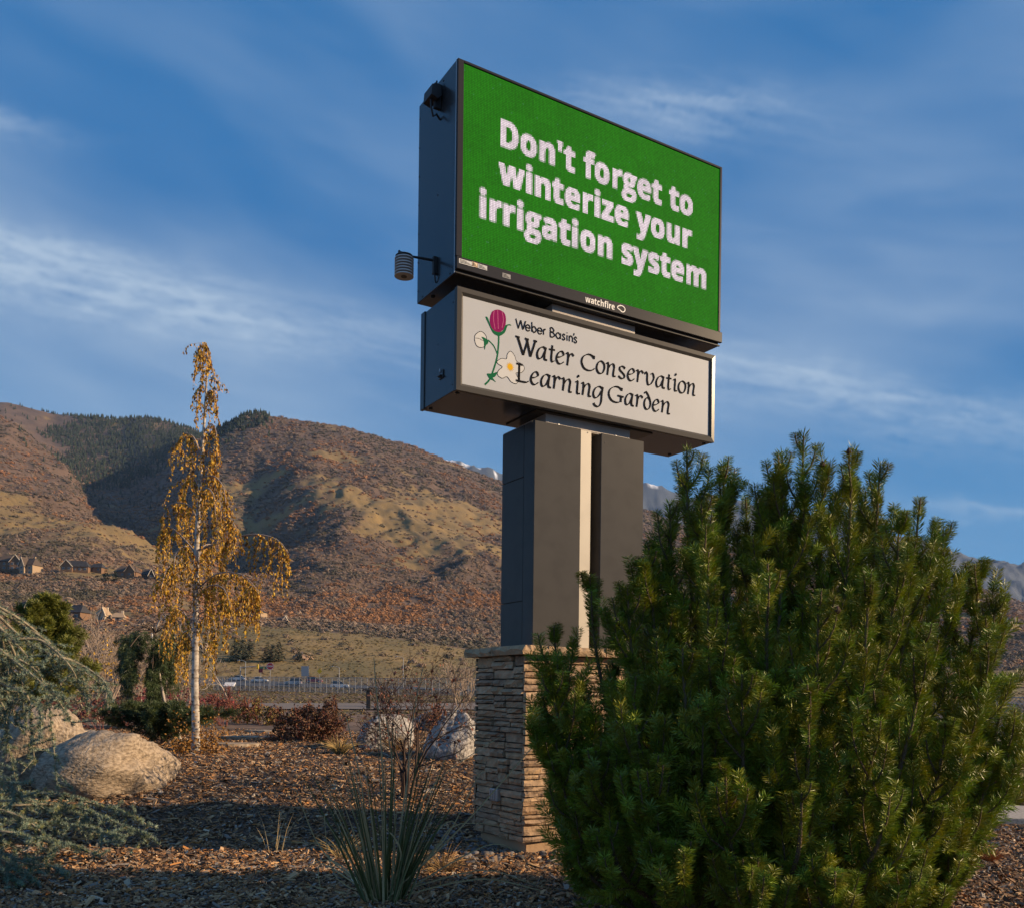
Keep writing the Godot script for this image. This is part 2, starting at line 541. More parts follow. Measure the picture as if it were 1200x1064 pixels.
func make_land() -> void:
	var cols := []
	var px := -760.0
	while px < 1680.0:
		cols.append(px)
		px += 3.2 if px > -60.0 and px < 1260.0 else 16.0
	var ds := []
	var d := 21.6
	while d < 3100.0:
		ds.append(d)
		d *= 1.03 if d < 300.0 else 1.0078
	while d < 8300.0:
		ds.append(d)
		d *= 1.016
	# near land, then the snow-capped range far off, as two meshes that share an edge
	var cut := 0
	while ds[cut] < 3900.0:
		cut += 1
	var heights := PackedFloat32Array()
	heights.resize(ds.size() * cols.size())
	for s in cols.size():
		for r in ds.size():
			heights[r * cols.size() + s] = far_ground(cols[s], ds[r]) - (0.06 if ds[r] < 22.0 else 0.0)
	var soil_a := Vector3(0.105, 0.07, 0.05)
	var soil_b := Vector3(0.175, 0.112, 0.075)
	var gold_a := Vector3(0.31, 0.205, 0.075)
	var gold_b := Vector3(0.15, 0.122, 0.045)
	var gold_c := Vector3(0.205, 0.142, 0.062)
	var rock := Vector3(0.06, 0.075, 0.10)
	var snow := Vector3(0.82, 0.85, 0.9)
	for which in 2:
		var r0 := 0 if which == 0 else cut
		var r1 := cut + 1 if which == 0 else ds.size()
		var b := Buf.new()
		for r in range(r0, r1):
			for s in cols.size():
				var dd: float = ds[r]
				var x: float = (cols[s] - 600.0) * dd / FPX
				var c := Vector3.ZERO
				var h := heights[r * cols.size() + s]
				if which == 0:
					var g := grass_share(cols[s], dd, x)
					var f := n_fine.get_noise_2d(x * 0.6, dd * 0.35)
					g = sstep(0.38, 0.62, g + 0.16 * f)
					c = soil_a.lerp(soil_b, clampf(0.5 + n_fine.get_noise_2d(x * 0.25 + 500.0, dd * 0.2), 0.0, 1.0)).lerp((gold_b if dd < 440.0 else gold_c).lerp(gold_a, clampf(0.5 + 0.9 * n_mid.get_noise_2d(x * 0.9, dd * 0.5), 0.0, 1.0)), g)
				else:
					var lie := 260.0 * n_rid.get_noise_2d(x * 1.9, h * 2.4 + dd * 0.3) + 160.0 * n_mid.get_noise_2d(x * 0.12, dd * 0.1)
					c = rock.lerp(snow, sstep(1575.0, 1640.0, h + lie))
				b.col = Color(c.x, c.y, c.z)
				b.vert(Vector3(x, h, -dd), Vector3.UP)
		var nc := cols.size()
		for r in range(r0, r1):
			for s in nc:
				var ra := maxi(r - 1, 0)
				var rb := mini(r + 1, ds.size() - 1)
				var sa := maxi(s - 1, 0)
				var sb := mini(s + 1, nc - 1)
				var dd: float = ds[r]
				var tx := Vector3((cols[sb] - cols[sa]) * dd / FPX, heights[r * nc + sb] - heights[r * nc + sa], 0)
				var dz: float = ds[rb] - ds[ra]
				var td := Vector3((cols[s] - 600.0) * dz / FPX, heights[rb * nc + s] - heights[ra * nc + s], -dz)
				b.n[(r - r0) * nc + s] = tx.cross(td).normalized()
		grid_faces(b, r1 - r0, nc)
		if which == 0:
			M.land = tinted(mat(1, 1, 1, 0.95))
			var grain := noise_tex(noise(FastNoiseLite.TYPE_SIMPLEX, 0.03, 71, 5), [[0.2, 0.55, 0.55, 0.55], [0.5, 0.85, 0.85, 0.85], [0.8, 1.0, 1.0, 1.0]])
			plane_map(M.land, grain, null, 0.035, 0.0, true)
			tag(part("hills", b, M.land), "", "", "", "structure")
		else:
			M.range = tinted(mat(1, 1, 1, 0.9))
			tag(part("snowy_mountains", b, M.range), "", "", "", "structure")

# ---- the sign
const TURN := 0.54438
const SIGN_AT := Vector3(0.1968, 0.0, -9.215)

func bx(lo: Vector3, hi: Vector3, ch := 0.004) -> Buf:
	var b := Buf.new()
	b.box(lo, hi, ch)
	return b

func smooth_line(pts: Array, steps := 7, closed := false) -> Array:
	var out := []
	var n := pts.size()
	var spans := n if closed else n - 1
	for k in spans:
		var p0: Vector2 = pts[(k - 1 + n) % n] if closed else pts[maxi(k - 1, 0)]
		var p1: Vector2 = pts[k]
		var p2: Vector2 = pts[(k + 1) % n]
		var p3: Vector2 = pts[(k + 2) % n] if closed else pts[mini(k + 2, n - 1)]
		for s in steps:
			out.append(p1.cubic_interpolate(p2, p0, p3, float(s) / steps))
	out.append(pts[0] if closed else pts[n - 1])
	return out

func pen(b: Buf, line: Array, z: float, thin: float, broad: float, nib := 0.62) -> void:
	# a stroke drawn with a broad pen held at the angle nib
	var n := line.size()
	var left := []
	var right := []
	for k in n:
		var t: Vector2 = (line[mini(k + 1, n - 1)] - line[maxi(k - 1, 0)])
		if t.length() < 1e-6:
			t = Vector2.RIGHT
		t = t.normalized()
		var w := thin + broad * absf(sin(t.angle() - nib))
		var o := Vector2(-t.y, t.x) * w
		left.append(line[k] + o)
		right.append(line[k] - o)
	for k in n - 1:
		var a: Vector2 = left[k]
		var c: Vector2 = left[k + 1]
		var d: Vector2 = right[k + 1]
		var e: Vector2 = right[k]
		b.quad(Vector3(a.x, a.y, z), Vector3(c.x, c.y, z), Vector3(d.x, d.y, z), Vector3(e.x, e.y, z), Vector3.BACK)

func blob(b: Buf, poly: Array, z: float) -> void:
	var p := PackedVector2Array(poly)
	var idx := Geometry2D.triangulate_polygon(p)
	for k in range(0, idx.size(), 3):
		b.tri(Vector3(p[idx[k]].x, p[idx[k]].y, z), Vector3(p[idx[k + 1]].x, p[idx[k + 1]].y, z), Vector3(p[idx[k + 2]].x, p[idx[k + 2]].y, z), Vector3.BACK)

# pen strokes of each letter: x from 0 to 1 over the letter's width, y from the baseline 0 to the capital height 1; «/» straight, «~» curved, «o» closed
func italic_strokes(ch: String) -> Array:
	match ch:
		"W": return ["/", [[0.02, 1], [0.34, 0]], "/", [[0.34, 0], [0.58, 0.97]], "/", [[0.52, 1], [0.74, 0]], "/", [[0.74, 0], [1.0, 0.99]], "/", [[-0.1, 1.0], [0.14, 0.98]], "/", [[0.42, 1], [0.64, 0.98]], "/", [[0.9, 1.0], [1.1, 0.99]]]
		"a": return ["~", [[0.8, 0.68], [0.58, 0.76], [0.26, 0.62], [0.06, 0.32], [0.1, 0.06], [0.28, 0.01], [0.52, 0.16], [0.76, 0.52]], "~", [[0.86, 0.78], [0.74, 0.35], [0.74, 0.06], [0.98, 0.02]]]
		"t": return ["~", [[0.56, 1.0], [0.46, 0.6], [0.4, 0.16], [0.56, 0.01], [0.95, 0.1]], "/", [[0.0, 0.72], [1.0, 0.75]]]
		"e": return ["~", [[0.16, 0.36], [0.5, 0.42], [0.86, 0.58], [0.74, 0.75], [0.45, 0.73], [0.15, 0.5], [0.06, 0.22], [0.25, 0.02], [0.55, 0.0], [0.92, 0.17]]]
		"r": return ["~", [[0.0, 0.68], [0.26, 0.77], [0.3, 0.45], [0.2, 0.0]], "~", [[0.28, 0.42], [0.48, 0.66], [0.72, 0.77], [1.0, 0.66]]]
		"C": return ["~", [[0.94, 0.84], [0.76, 0.98], [0.46, 0.98], [0.14, 0.76], [0.04, 0.42], [0.2, 0.1], [0.5, 0.0], [0.8, 0.06], [1.0, 0.22]], "/", [[0.96, 1.0], [0.93, 0.78]]]
		"G": return ["~", [[0.9, 0.84], [0.72, 0.98], [0.44, 0.98], [0.13, 0.76], [0.03, 0.42], [0.18, 0.1], [0.46, 0.0], [0.7, 0.04], [0.86, 0.16]], "/", [[0.92, 1.0], [0.89, 0.8]], "/", [[0.86, 0.44], [0.84, 0.08]], "/", [[0.62, 0.45], [1.04, 0.44]]]
		"o": return ["o", [[0.5, 0.76], [0.16, 0.56], [0.06, 0.24], [0.3, 0.0], [0.7, 0.04], [0.95, 0.36], [0.88, 0.66]]]
		"n": return ["~", [[0.0, 0.68], [0.2, 0.77], [0.22, 0.45], [0.14, 0.0]], "~", [[0.2, 0.4], [0.44, 0.66], [0.7, 0.77], [0.84, 0.62], [0.78, 0.3], [0.76, 0.03], [1.0, 0.03]]]
		"s": return ["~", [[0.88, 0.66], [0.6, 0.77], [0.26, 0.7], [0.22, 0.52], [0.5, 0.38], [0.8, 0.22], [0.72, 0.04], [0.4, -0.01], [0.05, 0.1]]]
		"v": return ["~", [[-0.02, 0.62], [0.12, 0.77], [0.26, 0.64], [0.26, 0.25], [0.38, 0.0], [0.68, 0.12], [0.94, 0.5], [0.82, 0.78], [0.6, 0.7]]]
		"i": return ["~", [[0.05, 0.68], [0.5, 0.77], [0.46, 0.35], [0.46, 0.04], [1.0, 0.05]], "~", [[0.5, 1.1], [0.62, 1.13], [0.66, 1.07], [0.56, 1.05], [0.5, 1.1]]]
		"g": return ["~", [[0.82, 0.68], [0.6, 0.76], [0.26, 0.62], [0.06, 0.32], [0.1, 0.06], [0.28, 0.01], [0.52, 0.16], [0.78, 0.52]], "~", [[0.9, 0.78], [0.8, 0.3], [0.74, -0.2], [0.52, -0.5], [0.2, -0.48], [0.08, -0.34]]]
		"L": return ["/", [[0.28, 1], [0.26, 0.0]], "/", [[0.04, 1.0], [0.54, 0.99]], "~", [[0.02, 0.0], [0.5, 0.0], [0.84, 0.02], [1.02, 0.12]]]
		"d": return ["~", [[0.06, 0.98], [0.3, 1.1], [0.62, 0.9], [0.9, 0.55], [0.88, 0.22], [0.6, 0.01], [0.26, 0.02], [0.08, 0.26], [0.18, 0.56], [0.5, 0.75], [0.86, 0.66]]]
	return []

func plain_strokes(ch: String) -> Array:
	match ch:
		"W": return ["/", [[0, 1], [0.26, 0]], "/", [[0.26, 0], [0.5, 0.95]], "/", [[0.5, 0.95], [0.74, 0]], "/", [[0.74, 0], [1, 1]]]
		"e": return ["~", [[0.08, 0.33], [0.5, 0.33], [0.92, 0.33], [0.8, 0.58], [0.5, 0.65], [0.16, 0.54], [0.06, 0.3], [0.2, 0.06], [0.52, -0.01], [0.9, 0.14]]]
		"b": return ["/", [[0.08, 1.08], [0.08, 0]], "o", [[0.5, 0.65], [0.12, 0.33], [0.5, -0.01], [0.92, 0.33]]]
		"r": return ["/", [[0.15, 0.64], [0.15, 0]], "~", [[0.15, 0.4], [0.45, 0.62], [0.95, 0.62]]]
		"B": return ["/", [[0.08, 1], [0.08, 0]], "~", [[0.08, 1], [0.5, 1], [0.82, 0.78], [0.5, 0.54], [0.08, 0.54]], "~", [[0.08, 0.54], [0.55, 0.54], [0.98, 0.27], [0.55, 0], [0.08, 0]]]
		"a": return ["/", [[0.92, 0.65], [0.92, 0]], "o", [[0.5, 0.65], [0.08, 0.33], [0.5, -0.01], [0.92, 0.33]]]
		"s": return ["~", [[0.9, 0.54], [0.55, 0.66], [0.2, 0.5], [0.5, 0.34], [0.85, 0.18], [0.5, -0.01], [0.06, 0.12]]]
		"i": return ["/", [[0.5, 0.64], [0.5, 0]], "/", [[0.5, 0.84], [0.5, 0.93]]]
		"n": return ["/", [[0.1, 0.65], [0.1, 0]], "~", [[0.1, 0.38], [0.3, 0.62], [0.65, 0.62], [0.88, 0.4], [0.88, 0]]]
		"'": return ["/", [[0.6, 1.05], [0.35, 0.76]]]
	return []

func word_prints(parent: Node, spec: Array, base: float, cap: float, z: float, plain: bool, ink: Material) -> void:
	# each word of a line is a part of its own
	var word := []
	for k in spec.size():
		word.append(spec[k])
		if k == spec.size() - 1 or float(spec[k + 1][1]) - float(spec[k][2]) > 0.045:
			part("lettering", letters(word, base, cap, z, plain), ink, parent)
			word = []

func letters(spec: Array, base: float, cap: float, z: float, plain: bool) -> Buf:
	# spec: [letter, left edge, right edge] along the sign
	var b := Buf.new()
	for g in spec:
		var strokes: Array = plain_strokes(g[0]) if plain else italic_strokes(g[0])
		for k in range(0, strokes.size(), 2):
			var pts := []
			for p in strokes[k + 1]:
				pts.append(Vector2(float(g[1]) + float(p[0]) * (float(g[2]) - float(g[1])), base + float(p[1]) * cap))
			var line: Array = pts if strokes[k] == "/" else smooth_line(pts, 7, strokes[k] == "o")
			pen(b, line, z + 0.00025 * (k % 8), 0.0064 if plain else 0.0042, 0.0 if plain else 0.0098, 0.55)
	return b

func flat_ink(r: float, g: float, b: float) -> StandardMaterial3D:
	var m := mat(r, g, b, 0.8)
	m.metallic_specular = 0.15
	return m

func screen_image() -> Image:
	# the message as the lamps of the display show it: 200 by 112 dots of three colours
	var cols := 200
	var rows := 112
	var ss := 3
	var bw := cols * ss
	var bh := rows * ss
	var bits := PackedByteArray()
	bits.resize(bw * bh)
	var font := SystemFont.new()
	font.font_names = PackedStringArray(["Droid Sans"])
	font.font_weight = 700
	# [text, left, right, baseline, capital height] in metres on the screen, which is 3.24 by 1.82
	for row in [["Don't forget to", 0.408, 2.844, 1.181], ["winterize your", 0.395, 2.835, 0.822], ["irrigation system", 0.192, 3.052, 0.437]]:
		var tm := TextMesh.new()
		tm.font = font
		tm.text = row[0]
		tm.font_size = 64
		tm.pixel_size = 0.01
		tm.depth = 0.0
		tm.horizontal_alignment = HORIZONTAL_ALIGNMENT_LEFT
		var f := tm.get_faces()
		var lo := Vector2(1e9, 1e9)
		var hi := -lo
		for p in f:
			lo = lo.min(Vector2(p.x, p.y))
			hi = hi.max(Vector2(p.x, p.y))
		# height of a line from the ascender of its first word
		var asc := 0.262 if row[0][0] != "i" else 0.268
		var kx: float = (row[2] - row[1]) / (hi.x - lo.x)
		# capitals of the font stand 0.714 em high
		var ky := asc / (0.745 * 0.64)
		var y0 := baseline_of(f)
		for k in range(0, f.size(), 3):
			var q := []
			for m in 3:
				q.append(Vector2((row[1] + (f[k + m].x - lo.x) * kx) / 3.24 * bw, (1.82 - (row[3] + (f[k + m].y - y0) * ky)) / 1.82 * bh))
			var a: Vector2 = q[0]
			var c: Vector2 = q[1]
			var d: Vector2 = q[2]
			var l := a.min(c).min(d)
			var u := a.max(c).max(d)
			for yy in range(maxi(int(l.y), 0), mini(int(u.y) + 1, bh)):
				for xx in range(maxi(int(l.x), 0), mini(int(u.x) + 1, bw)):
					if Geometry2D.point_is_inside_triangle(Vector2(xx + 0.5, yy + 0.5), a, c, d):
						bits[yy * bw + xx] = 1
	# heavier letters than the font's bold: every stroke grows by one sample, two sideways
	var fat := bits.duplicate()
	for yy in range(2, bh - 2):
		for xx in range(3, bw - 3):
			if bits[yy * bw + xx]:
				for o in [[-1, 0], [1, 0], [0, 1], [0, -1], [-1, 1], [1, 1], [-1, -1], [1, -1]]:
					fat[(yy + o[1]) * bw + xx + o[0]] = 1
	var per := 5
	var im := Image.create_empty(cols * per, rows * per, false, Image.FORMAT_RGB8)
	im.fill(Color(0.012, 0.03, 0.012))
	rng.seed = 404
	var modules := {}
	for r in rows:
		for c in cols:
			var hit := 0
			for yy in ss:
				for xx in ss:
					hit += fat[(r * ss + yy) * bw + c * ss + xx]
			var on := clampf(hit / 7.0, 0.0, 1.0)
			var key := Vector2i(c / 16, r / 16)
			if not modules.has(key):
				modules[key] = rng.randf_range(0.93, 1.06)
			var w: float = modules[key] * rng.randf_range(0.86, 1.12)
			var g := Color(0.013 * w, 0.168 * w, 0.004 * w)
			if rng.randf() < 0.006:
				g = Color(0.03, 0.19, 0.04)
			var t := Color(0.78 * w, 0.65 * w, 0.70 * w)
			var k := g.lerp(t, on)
			for yy in range(0, per):
				for xx in range(0, per):
					var edge := 0.30 if (xx == 0 or yy == 0) else 1.0
					im.set_pixel(c * per + xx, r * per + yy, Color(minf(k.r * edge, 1.0), minf(k.g * edge, 1.0), minf(k.b * edge, 1.0)).linear_to_srgb())
	return im

func baseline_of(f: PackedVector3Array) -> float:
	# the height where most of the lowest corners of the letters lie
	var tally := {}
	for p in f:
		var k := roundi(p.y * 200.0)
		tally[k] = int(tally.get(k, 0)) + 1
	var lows := tally.keys()
	lows.sort()
	var best: int = lows[0]
	for k in lows:
		if tally[k] > tally[best] and k < lows[0] + 40:
			best = k
	return best / 200.0

func make_sign() -> void:
	var wear := noise_tex(noise(FastNoiseLite.TYPE_SIMPLEX_SMOOTH, 0.008, 17, 5), [[0.2, 0.90, 0.90, 0.90], [0.5, 0.97, 0.97, 0.97], [0.8, 1.0, 1.0, 1.0]])
	var bronze := mat(0.05, 0.046, 0.041, 0.24)
	plane_map(bronze, wear, null, 0.8)
	bronze.albedo_color = lin(0.074, 0.069, 0.062)
	bronze.metallic_specular = 0.22
	var shell := mat(0.038, 0.037, 0.038, 0.24)
	plane_map(shell, wear, null, 0.7)
	shell.albedo_color = lin(0.038, 0.037, 0.038)
	var black := mat(0.022, 0.022, 0.024, 0.55)
	var trim := mat(0.035, 0.035, 0.04, 0.3)
	var frame_paint := mat(0.085, 0.078, 0.068, 0.25)
	frame_paint.metallic_specular = 0.22
	trim.metallic_specular = 0.2
	var plate := mat(0.36, 0.31, 0.27, 0.5)
	plane_map(plate, wear, null, 0.9)
	plate.albedo_color = lin(0.36, 0.31, 0.27)
	var cream := mat(0.60, 0.53, 0.41, 0.4)
	plane_map(cream, wear, null, 0.6)
	cream.albedo_color = lin(0.55, 0.48, 0.365)
	var steel := mat(0.35, 0.35, 0.36, 0.35, 0.7)
	var face_white := mat(0.54, 0.53, 0.51, 0.32)
	plane_map(face_white, noise_tex(noise(FastNoiseLite.TYPE_SIMPLEX_SMOOTH, 0.006, 29, 4), [[0.2, 0.97, 0.965, 0.955], [0.5, 0.99, 0.99, 0.985], [0.8, 1, 1, 1]]), null, 0.7)
	face_white.albedo_color = lin(0.50, 0.512, 0.525)
	face_white.metallic_specular = 0.15
	var ink := flat_ink(0.012, 0.012, 0.014)
	M.black = black
	M.steel = steel

	var s := thing("pylon_sign", "tall pylon sign with green message screen above a white name panel", "sign", SIGN_AT + Vector3(0, 2.055, 0), TURN)
	# every part below is measured from the ground, while the sign's own base is the top of its pedestal
	var drop := Vector3(0, -2.055, 0)

	# column: two bronze panels, a cream strip and the dark slot between them
	var col := Node3D.new()
	col.name = "column"
	s.add_child(col)
	col.position = drop
	part("core", bx(Vector3(0.03, 2.05, -0.60), Vector3(1.36, 4.30, -0.20), 0.0), black, col)
	part("front_panel", bx(Vector3(0.0, 2.056, -0.2), Vector3(0.5665, 4.307, 0.0), 0.004), bronze, col)
	part("front_panel", bx(Vector3(0.825, 2.056, -0.2), Vector3(1.393, 4.307, 0.0), 0.004), bronze, col)
	part("cream_strip", bx(Vector3(0.5685, 2.056, -0.16), Vector3(0.705, 4.303, -0.012), 0.003), cream, col)
	part("cream_strip", bx(Vector3(0.705, 4.255, -0.199), Vector3(0.823, 4.303, -0.17), 0.002), cream, col)
	for k in [[2.056, 2.52], [2.524, 3.78], [3.784, 4.307]]:
		part("side_panel", bx(Vector3(0.0, k[0], -0.63), Vector3(0.029, k[1], -0.203), 0.003), bronze, col)
		part("side_panel", bx(Vector3(1.364, k[0], -0.63), Vector3(1.393, k[1], -0.203), 0.003), bronze, col)
	part("rear_panel", bx(Vector3(0.032, 2.056, -0.63), Vector3(1.361, 4.307, -0.601), 0.003), bronze, col)
	part("cap_sheet", bx(Vector3(0.004, 4.308, -0.622), Vector3(1.389, 4.314, -0.06), 0.0), plate, col)
	part("neck_plate", bx(Vector3(0.165, 4.315, -0.56), Vector3(1.245, 4.419, -0.055), 0.003), plate, col)
	for k in [[0.19, 4.335], [1.22, 4.335], [0.32, 4.325], [1.05, 4.325]]:
		screw(col, Vector3(k[0], k[1], -0.054), Vector3.BACK, 0.007, steel)
	screw(col, Vector3(0.655, 4.287, -0.0115), Vector3.BACK, 0.006, black)
	screw(col, Vector3(0.875, 4.215, 0.0), Vector3.BACK, 0.007, black)

	# name cabinet
	var nc := Node3D.new()
	nc.name = "name_cabinet"
	s.add_child(nc)
	nc.position = drop + Vector3(-0.9274, 4.4201, 0.0758)
	var w2 := 3.2638
	var h2 := 0.9726
	part("shell", bx(Vector3(0.004, 0.004, -0.7702), Vector3(w2 - 0.004, h2 - 0.004, -0.03), 0.005), shell, nc)
	# the bevelled frame round the face
	var fr := 0.075
	for k in 4:
		var b := Buf.new()
		var o0 := [Vector2(0, 0), Vector2(w2, 0), Vector2(w2, h2), Vector2(0, h2)]
		var a: Vector2 = o0[k]
		var c: Vector2 = o0[(k + 1) % 4]
		var inn := [Vector2(fr, fr), Vector2(w2 - fr, fr), Vector2(w2 - fr, h2 - fr), Vector2(fr, h2 - fr)]
		var ia: Vector2 = inn[k]
		var ic: Vector2 = inn[(k + 1) % 4]
		var ma := a.lerp(ia, 0.62)
		var mc := c.lerp(ic, 0.62)
		var outv := Vector3((a.y - c.y), (c.x - a.x), 0).normalized() * -1.0
		b.quad(Vector3(a.x, a.y, -0.05), Vector3(c.x, c.y, -0.05), Vector3(c.x, c.y, 0.0), Vector3(a.x, a.y, 0.0), outv)
		b.quad(Vector3(a.x, a.y, 0.0), Vector3(c.x, c.y, 0.0), Vector3(mc.x, mc.y, 0.004), Vector3(ma.x, ma.y, 0.004), Vector3.BACK)
		b.quad(Vector3(ma.x, ma.y, 0.004), Vector3(mc.x, mc.y, 0.004), Vector3(ic.x, ic.y, -0.022), Vector3(ia.x, ia.y, -0.022), Vector3.BACK)
		part("frame_rail", b, frame_paint, nc)
	var face := part("face_panel", bx(Vector3(fr - 0.004, fr - 0.004, -0.029), Vector3(w2 - fr + 0.004, h2 - fr + 0.004, -0.0195), 0.0), face_white, nc)
	var z := -0.0163
	word_prints(nc, [["W", 0.657, 0.77], ["e", 0.768, 0.826], ["b", 0.838, 0.9], ["e", 0.908, 0.966], ["r", 0.976, 1.008], ["B", 1.057, 1.115], ["a", 1.124, 1.19], ["s", 1.2, 1.245], ["i", 1.25, 1.28], ["n", 1.287, 1.338], ["'", 1.336, 1.362], ["s", 1.345, 1.39]], 0.7255, 0.09, z, true, ink)
	word_prints(nc, [["W", 0.675, 0.885], ["a", 0.902, 1.03], ["t", 1.048, 1.12], ["e", 1.132, 1.238], ["r", 1.25, 1.35], ["C", 1.441, 1.612], ["o", 1.632, 1.742], ["n", 1.758, 1.884], ["s", 1.915, 2.02], ["e", 2.038, 2.142], ["r", 2.152, 2.254], ["v", 2.272, 2.405], ["a", 2.425, 2.555], ["t", 2.572, 2.645], ["i", 2.665, 2.728], ["o", 2.74, 2.852], ["n", 2.866, 2.99]], 0.478, 0.165, z, false, ink)
	word_prints(nc, [["L", 0.66, 0.81], ["e", 0.832, 0.935], ["a", 0.952, 1.08], ["r", 1.09, 1.19], ["n", 1.202, 1.33], ["i", 1.368, 1.432], ["n", 1.446, 1.572], ["g", 1.592, 1.735], ["G", 1.792, 1.985], ["a", 2.008, 2.132], ["r", 2.146, 2.25], ["d", 2.262, 2.362], ["e", 2.382, 2.482], ["n", 2.498, 2.63]], 0.214, 0.165, z, false, ink)
	flower_print(nc, z - 0.0022, ink)
	part("corner_strip", bx(Vector3(-0.006, -0.003, -0.775), Vector3(0.03, h2 + 0.004, -0.69), 0.004), shell, nc)
	part("access_cover", bx(Vector3(-0.008, 0.19, -0.36), Vector3(0.004, 0.27, -0.27), 0.004), shell, nc)
	part("lock", bx(Vector3(-0.03, 0.205, -0.345), Vector3(-0.006, 0.222, -0.285), 0.005), black, nc)
	part("lock", bx(Vector3(-0.02, 0.25, -0.325), Vector3(-0.006, 0.285, -0.305), 0.005), steel, nc)
	for k in [[0.06, -0.09], [0.06, -0.66], [w2 - 0.06, -0.1], [w2 - 0.08, -0.66], [0.42, -0.05], [2.6, -0.05], [1.1, -0.72], [2.1, -0.72]]:
		screw(nc, Vector3(k[0], 0.004, k[1]), Vector3.DOWN, 0.02 if absf(k[0] - 1.6) > 1.3 else 0.009, black)
	for k in [[-0.09, 0.07], [-0.09, 0.85], [-0.66, 0.16], [-0.4, 0.55]]:
		screw(nc, Vector3(0.004, k[1], k[0]), Vector3.LEFT, 0.007, black)
	part("soffit_box", bx(Vector3(0.96, -0.009, -0.7), Vector3(2.46, 0.0035, -0.1), 0.002), frame_paint, nc)

	# message cabinet
	var mc2 := Node3D.new()
	mc2.name = "message_cabinet"
	s.add_child(mc2)
	mc2.position = drop + Vector3(-0.9651, 5.4993, 0.1132)
	var w1 := 3.3415
	var h1 := 2.0009
	part("shell", bx(Vector3(0.0, 0.0, -0.8432), Vector3(w1, h1, -0.03), 0.006), shell, mc2)
	part("neck", bx(Vector3(1.14, -0.105, -0.7), Vector3(2.2, -0.002, -0.09), 0.003), plate, mc2)
	part("frame_rail", bx(Vector3(0.0, 0.155, -0.0295), Vector3(0.064, h1, 0.0), 0.004), trim, mc2)
	part("frame_rail", bx(Vector3(w1 - 0.03, 0.155, -0.0295), Vector3(w1, h1, 0.0), 0.003), trim, mc2)
	part("frame_rail", bx(Vector3(0.065, h1 - 0.024, -0.0295), Vector3(w1 - 0.031, h1, 0.0), 0.003), trim, mc2)
	part("bottom_rail", bx(Vector3(0.004, 0.036, -0.0295), Vector3(w1 + 0.022, 0.151, 0.008), 0.004), trim, mc2)
	part("drip_edge", bx(Vector3(0.0, -0.004, -0.0295), Vector3(w1, 0.008, -0.004), 0.002), frame_paint, mc2)
	var edge_metal := mat(0.5, 0.5, 0.5, 0.3, 0.4)
	part("corner_trim", bx(Vector3(-0.004, 0.0, -0.034), Vector3(0.006, h1 + 0.002, -0.0245), 0.002), edge_metal, mc2)
	# the lamps of the screen
	var q := Buf.new()
	var zz := -0.012
	q.quad(Vector3(0.066, 0.153, zz), Vector3(3.31, 0.153, zz), Vector3(3.31, 1.975, zz), Vector3(0.066, 1.975, zz), Vector3.BACK)
	for k in q.v.size():
		q.uv.append(Vector2((q.v[k].x - 0.066) / 3.244, 1.0 - (q.v[k].y - 0.153) / 1.822))
	var glow := mat(0.006, 0.007, 0.006, 0.75)
	glow.metallic_specular = 0.12
	glow.emission_enabled = true
	glow.emission = Color.BLACK
	glow.emission_texture = ImageTexture.create_from_image(screen_image())
	glow.emission_energy_multiplier = 0.9
	part("display_screen", q, glow, mc2)
	# maker's name
	var tm := TextMesh.new()
	var font := SystemFont.new()
	font.font_names = PackedStringArray(["Droid Sans"])
	font.font_weight = 700
	tm.font = font
	tm.text = "watchfire"
	tm.font_size = 48
	tm.pixel_size = 0.00185
	tm.depth = 0.002
	tm.horizontal_alignment = HORIZONTAL_ALIGNMENT_LEFT
	var silver := mat(0.72, 0.70, 0.66, 0.4)
	var name_plate := node("maker_lettering", tm, silver, mc2)
	name_plate.position = Vector3(1.475, 0.088, 0.0095)
	name_plate.scale.x = 0.92
	var loop := Buf.new()
	pen(loop, smooth_line([Vector2(1.885, 0.098), Vector2(1.93, 0.125), Vector2(1.975, 0.115), Vector2(1.985, 0.085), Vector2(1.955, 0.062), Vector2(1.915, 0.078)], 7, true), 0.0095, 0.005, 0.0)
	part("maker_mark", loop, silver, mc2)
	# small stickers on the rail under the screen
	for k in [[0.028, 0.088, 0.16, 0.60, 0.60, 0.58], [0.165, 0.092, 0.06, 0.75, 0.55, 0.35], [0.23, 0.09, 0.1, 0.5, 0.5, 0.5], [0.50, 0.07, 0.09, 0.25, 0.25, 0.25]]:
		var st := bx(Vector3(k[0], k[1], 0.008), Vector3(k[0] + k[2], k[1] + 0.042, 0.0095), 0.0)
		var sk := part("sticker", st, mat(k[3], k[4], k[5], 0.5), mc2)
		var pr := Buf.new()
		for m in 3:
			pr.box(Vector3(k[0] + 0.008, k[1] + 0.007 + m * 0.011, 0.0095), Vector3(k[0] + k[2] * (0.9 - 0.2 * m), k[1] + 0.012 + m * 0.011, 0.0102), 0.0)
		part("print", pr, ink, mc2)
	for k in 7:
		screw(mc2, Vector3(0.3 + k * 0.46, h1 + 0.002, -0.04), Vector3.UP, 0.012, black)
		screw(mc2, Vector3(0.0, 0.12 + k * 0.29, -0.825), Vector3.LEFT, 0.009, black)
	for k in [[-0.12, 0.03], [-0.72, 0.03], [-0.4, 0.9], [-0.3, h1 - 0.05], [-0.62, h1 - 0.05]]:
		screw(mc2, Vector3(0.0, k[1], k[0]), Vector3.LEFT, 0.009, black)
	screw(mc2, Vector3(0.06, 0.0, -0.6), Vector3.DOWN, 0.022, black)

	# light sensor on the side of the message cabinet
	var cam := Node3D.new()
	cam.name = "side_sensor"
	s.add_child(cam)
	cam.position = drop + Vector3(-0.9651, 7.31, -0.25)
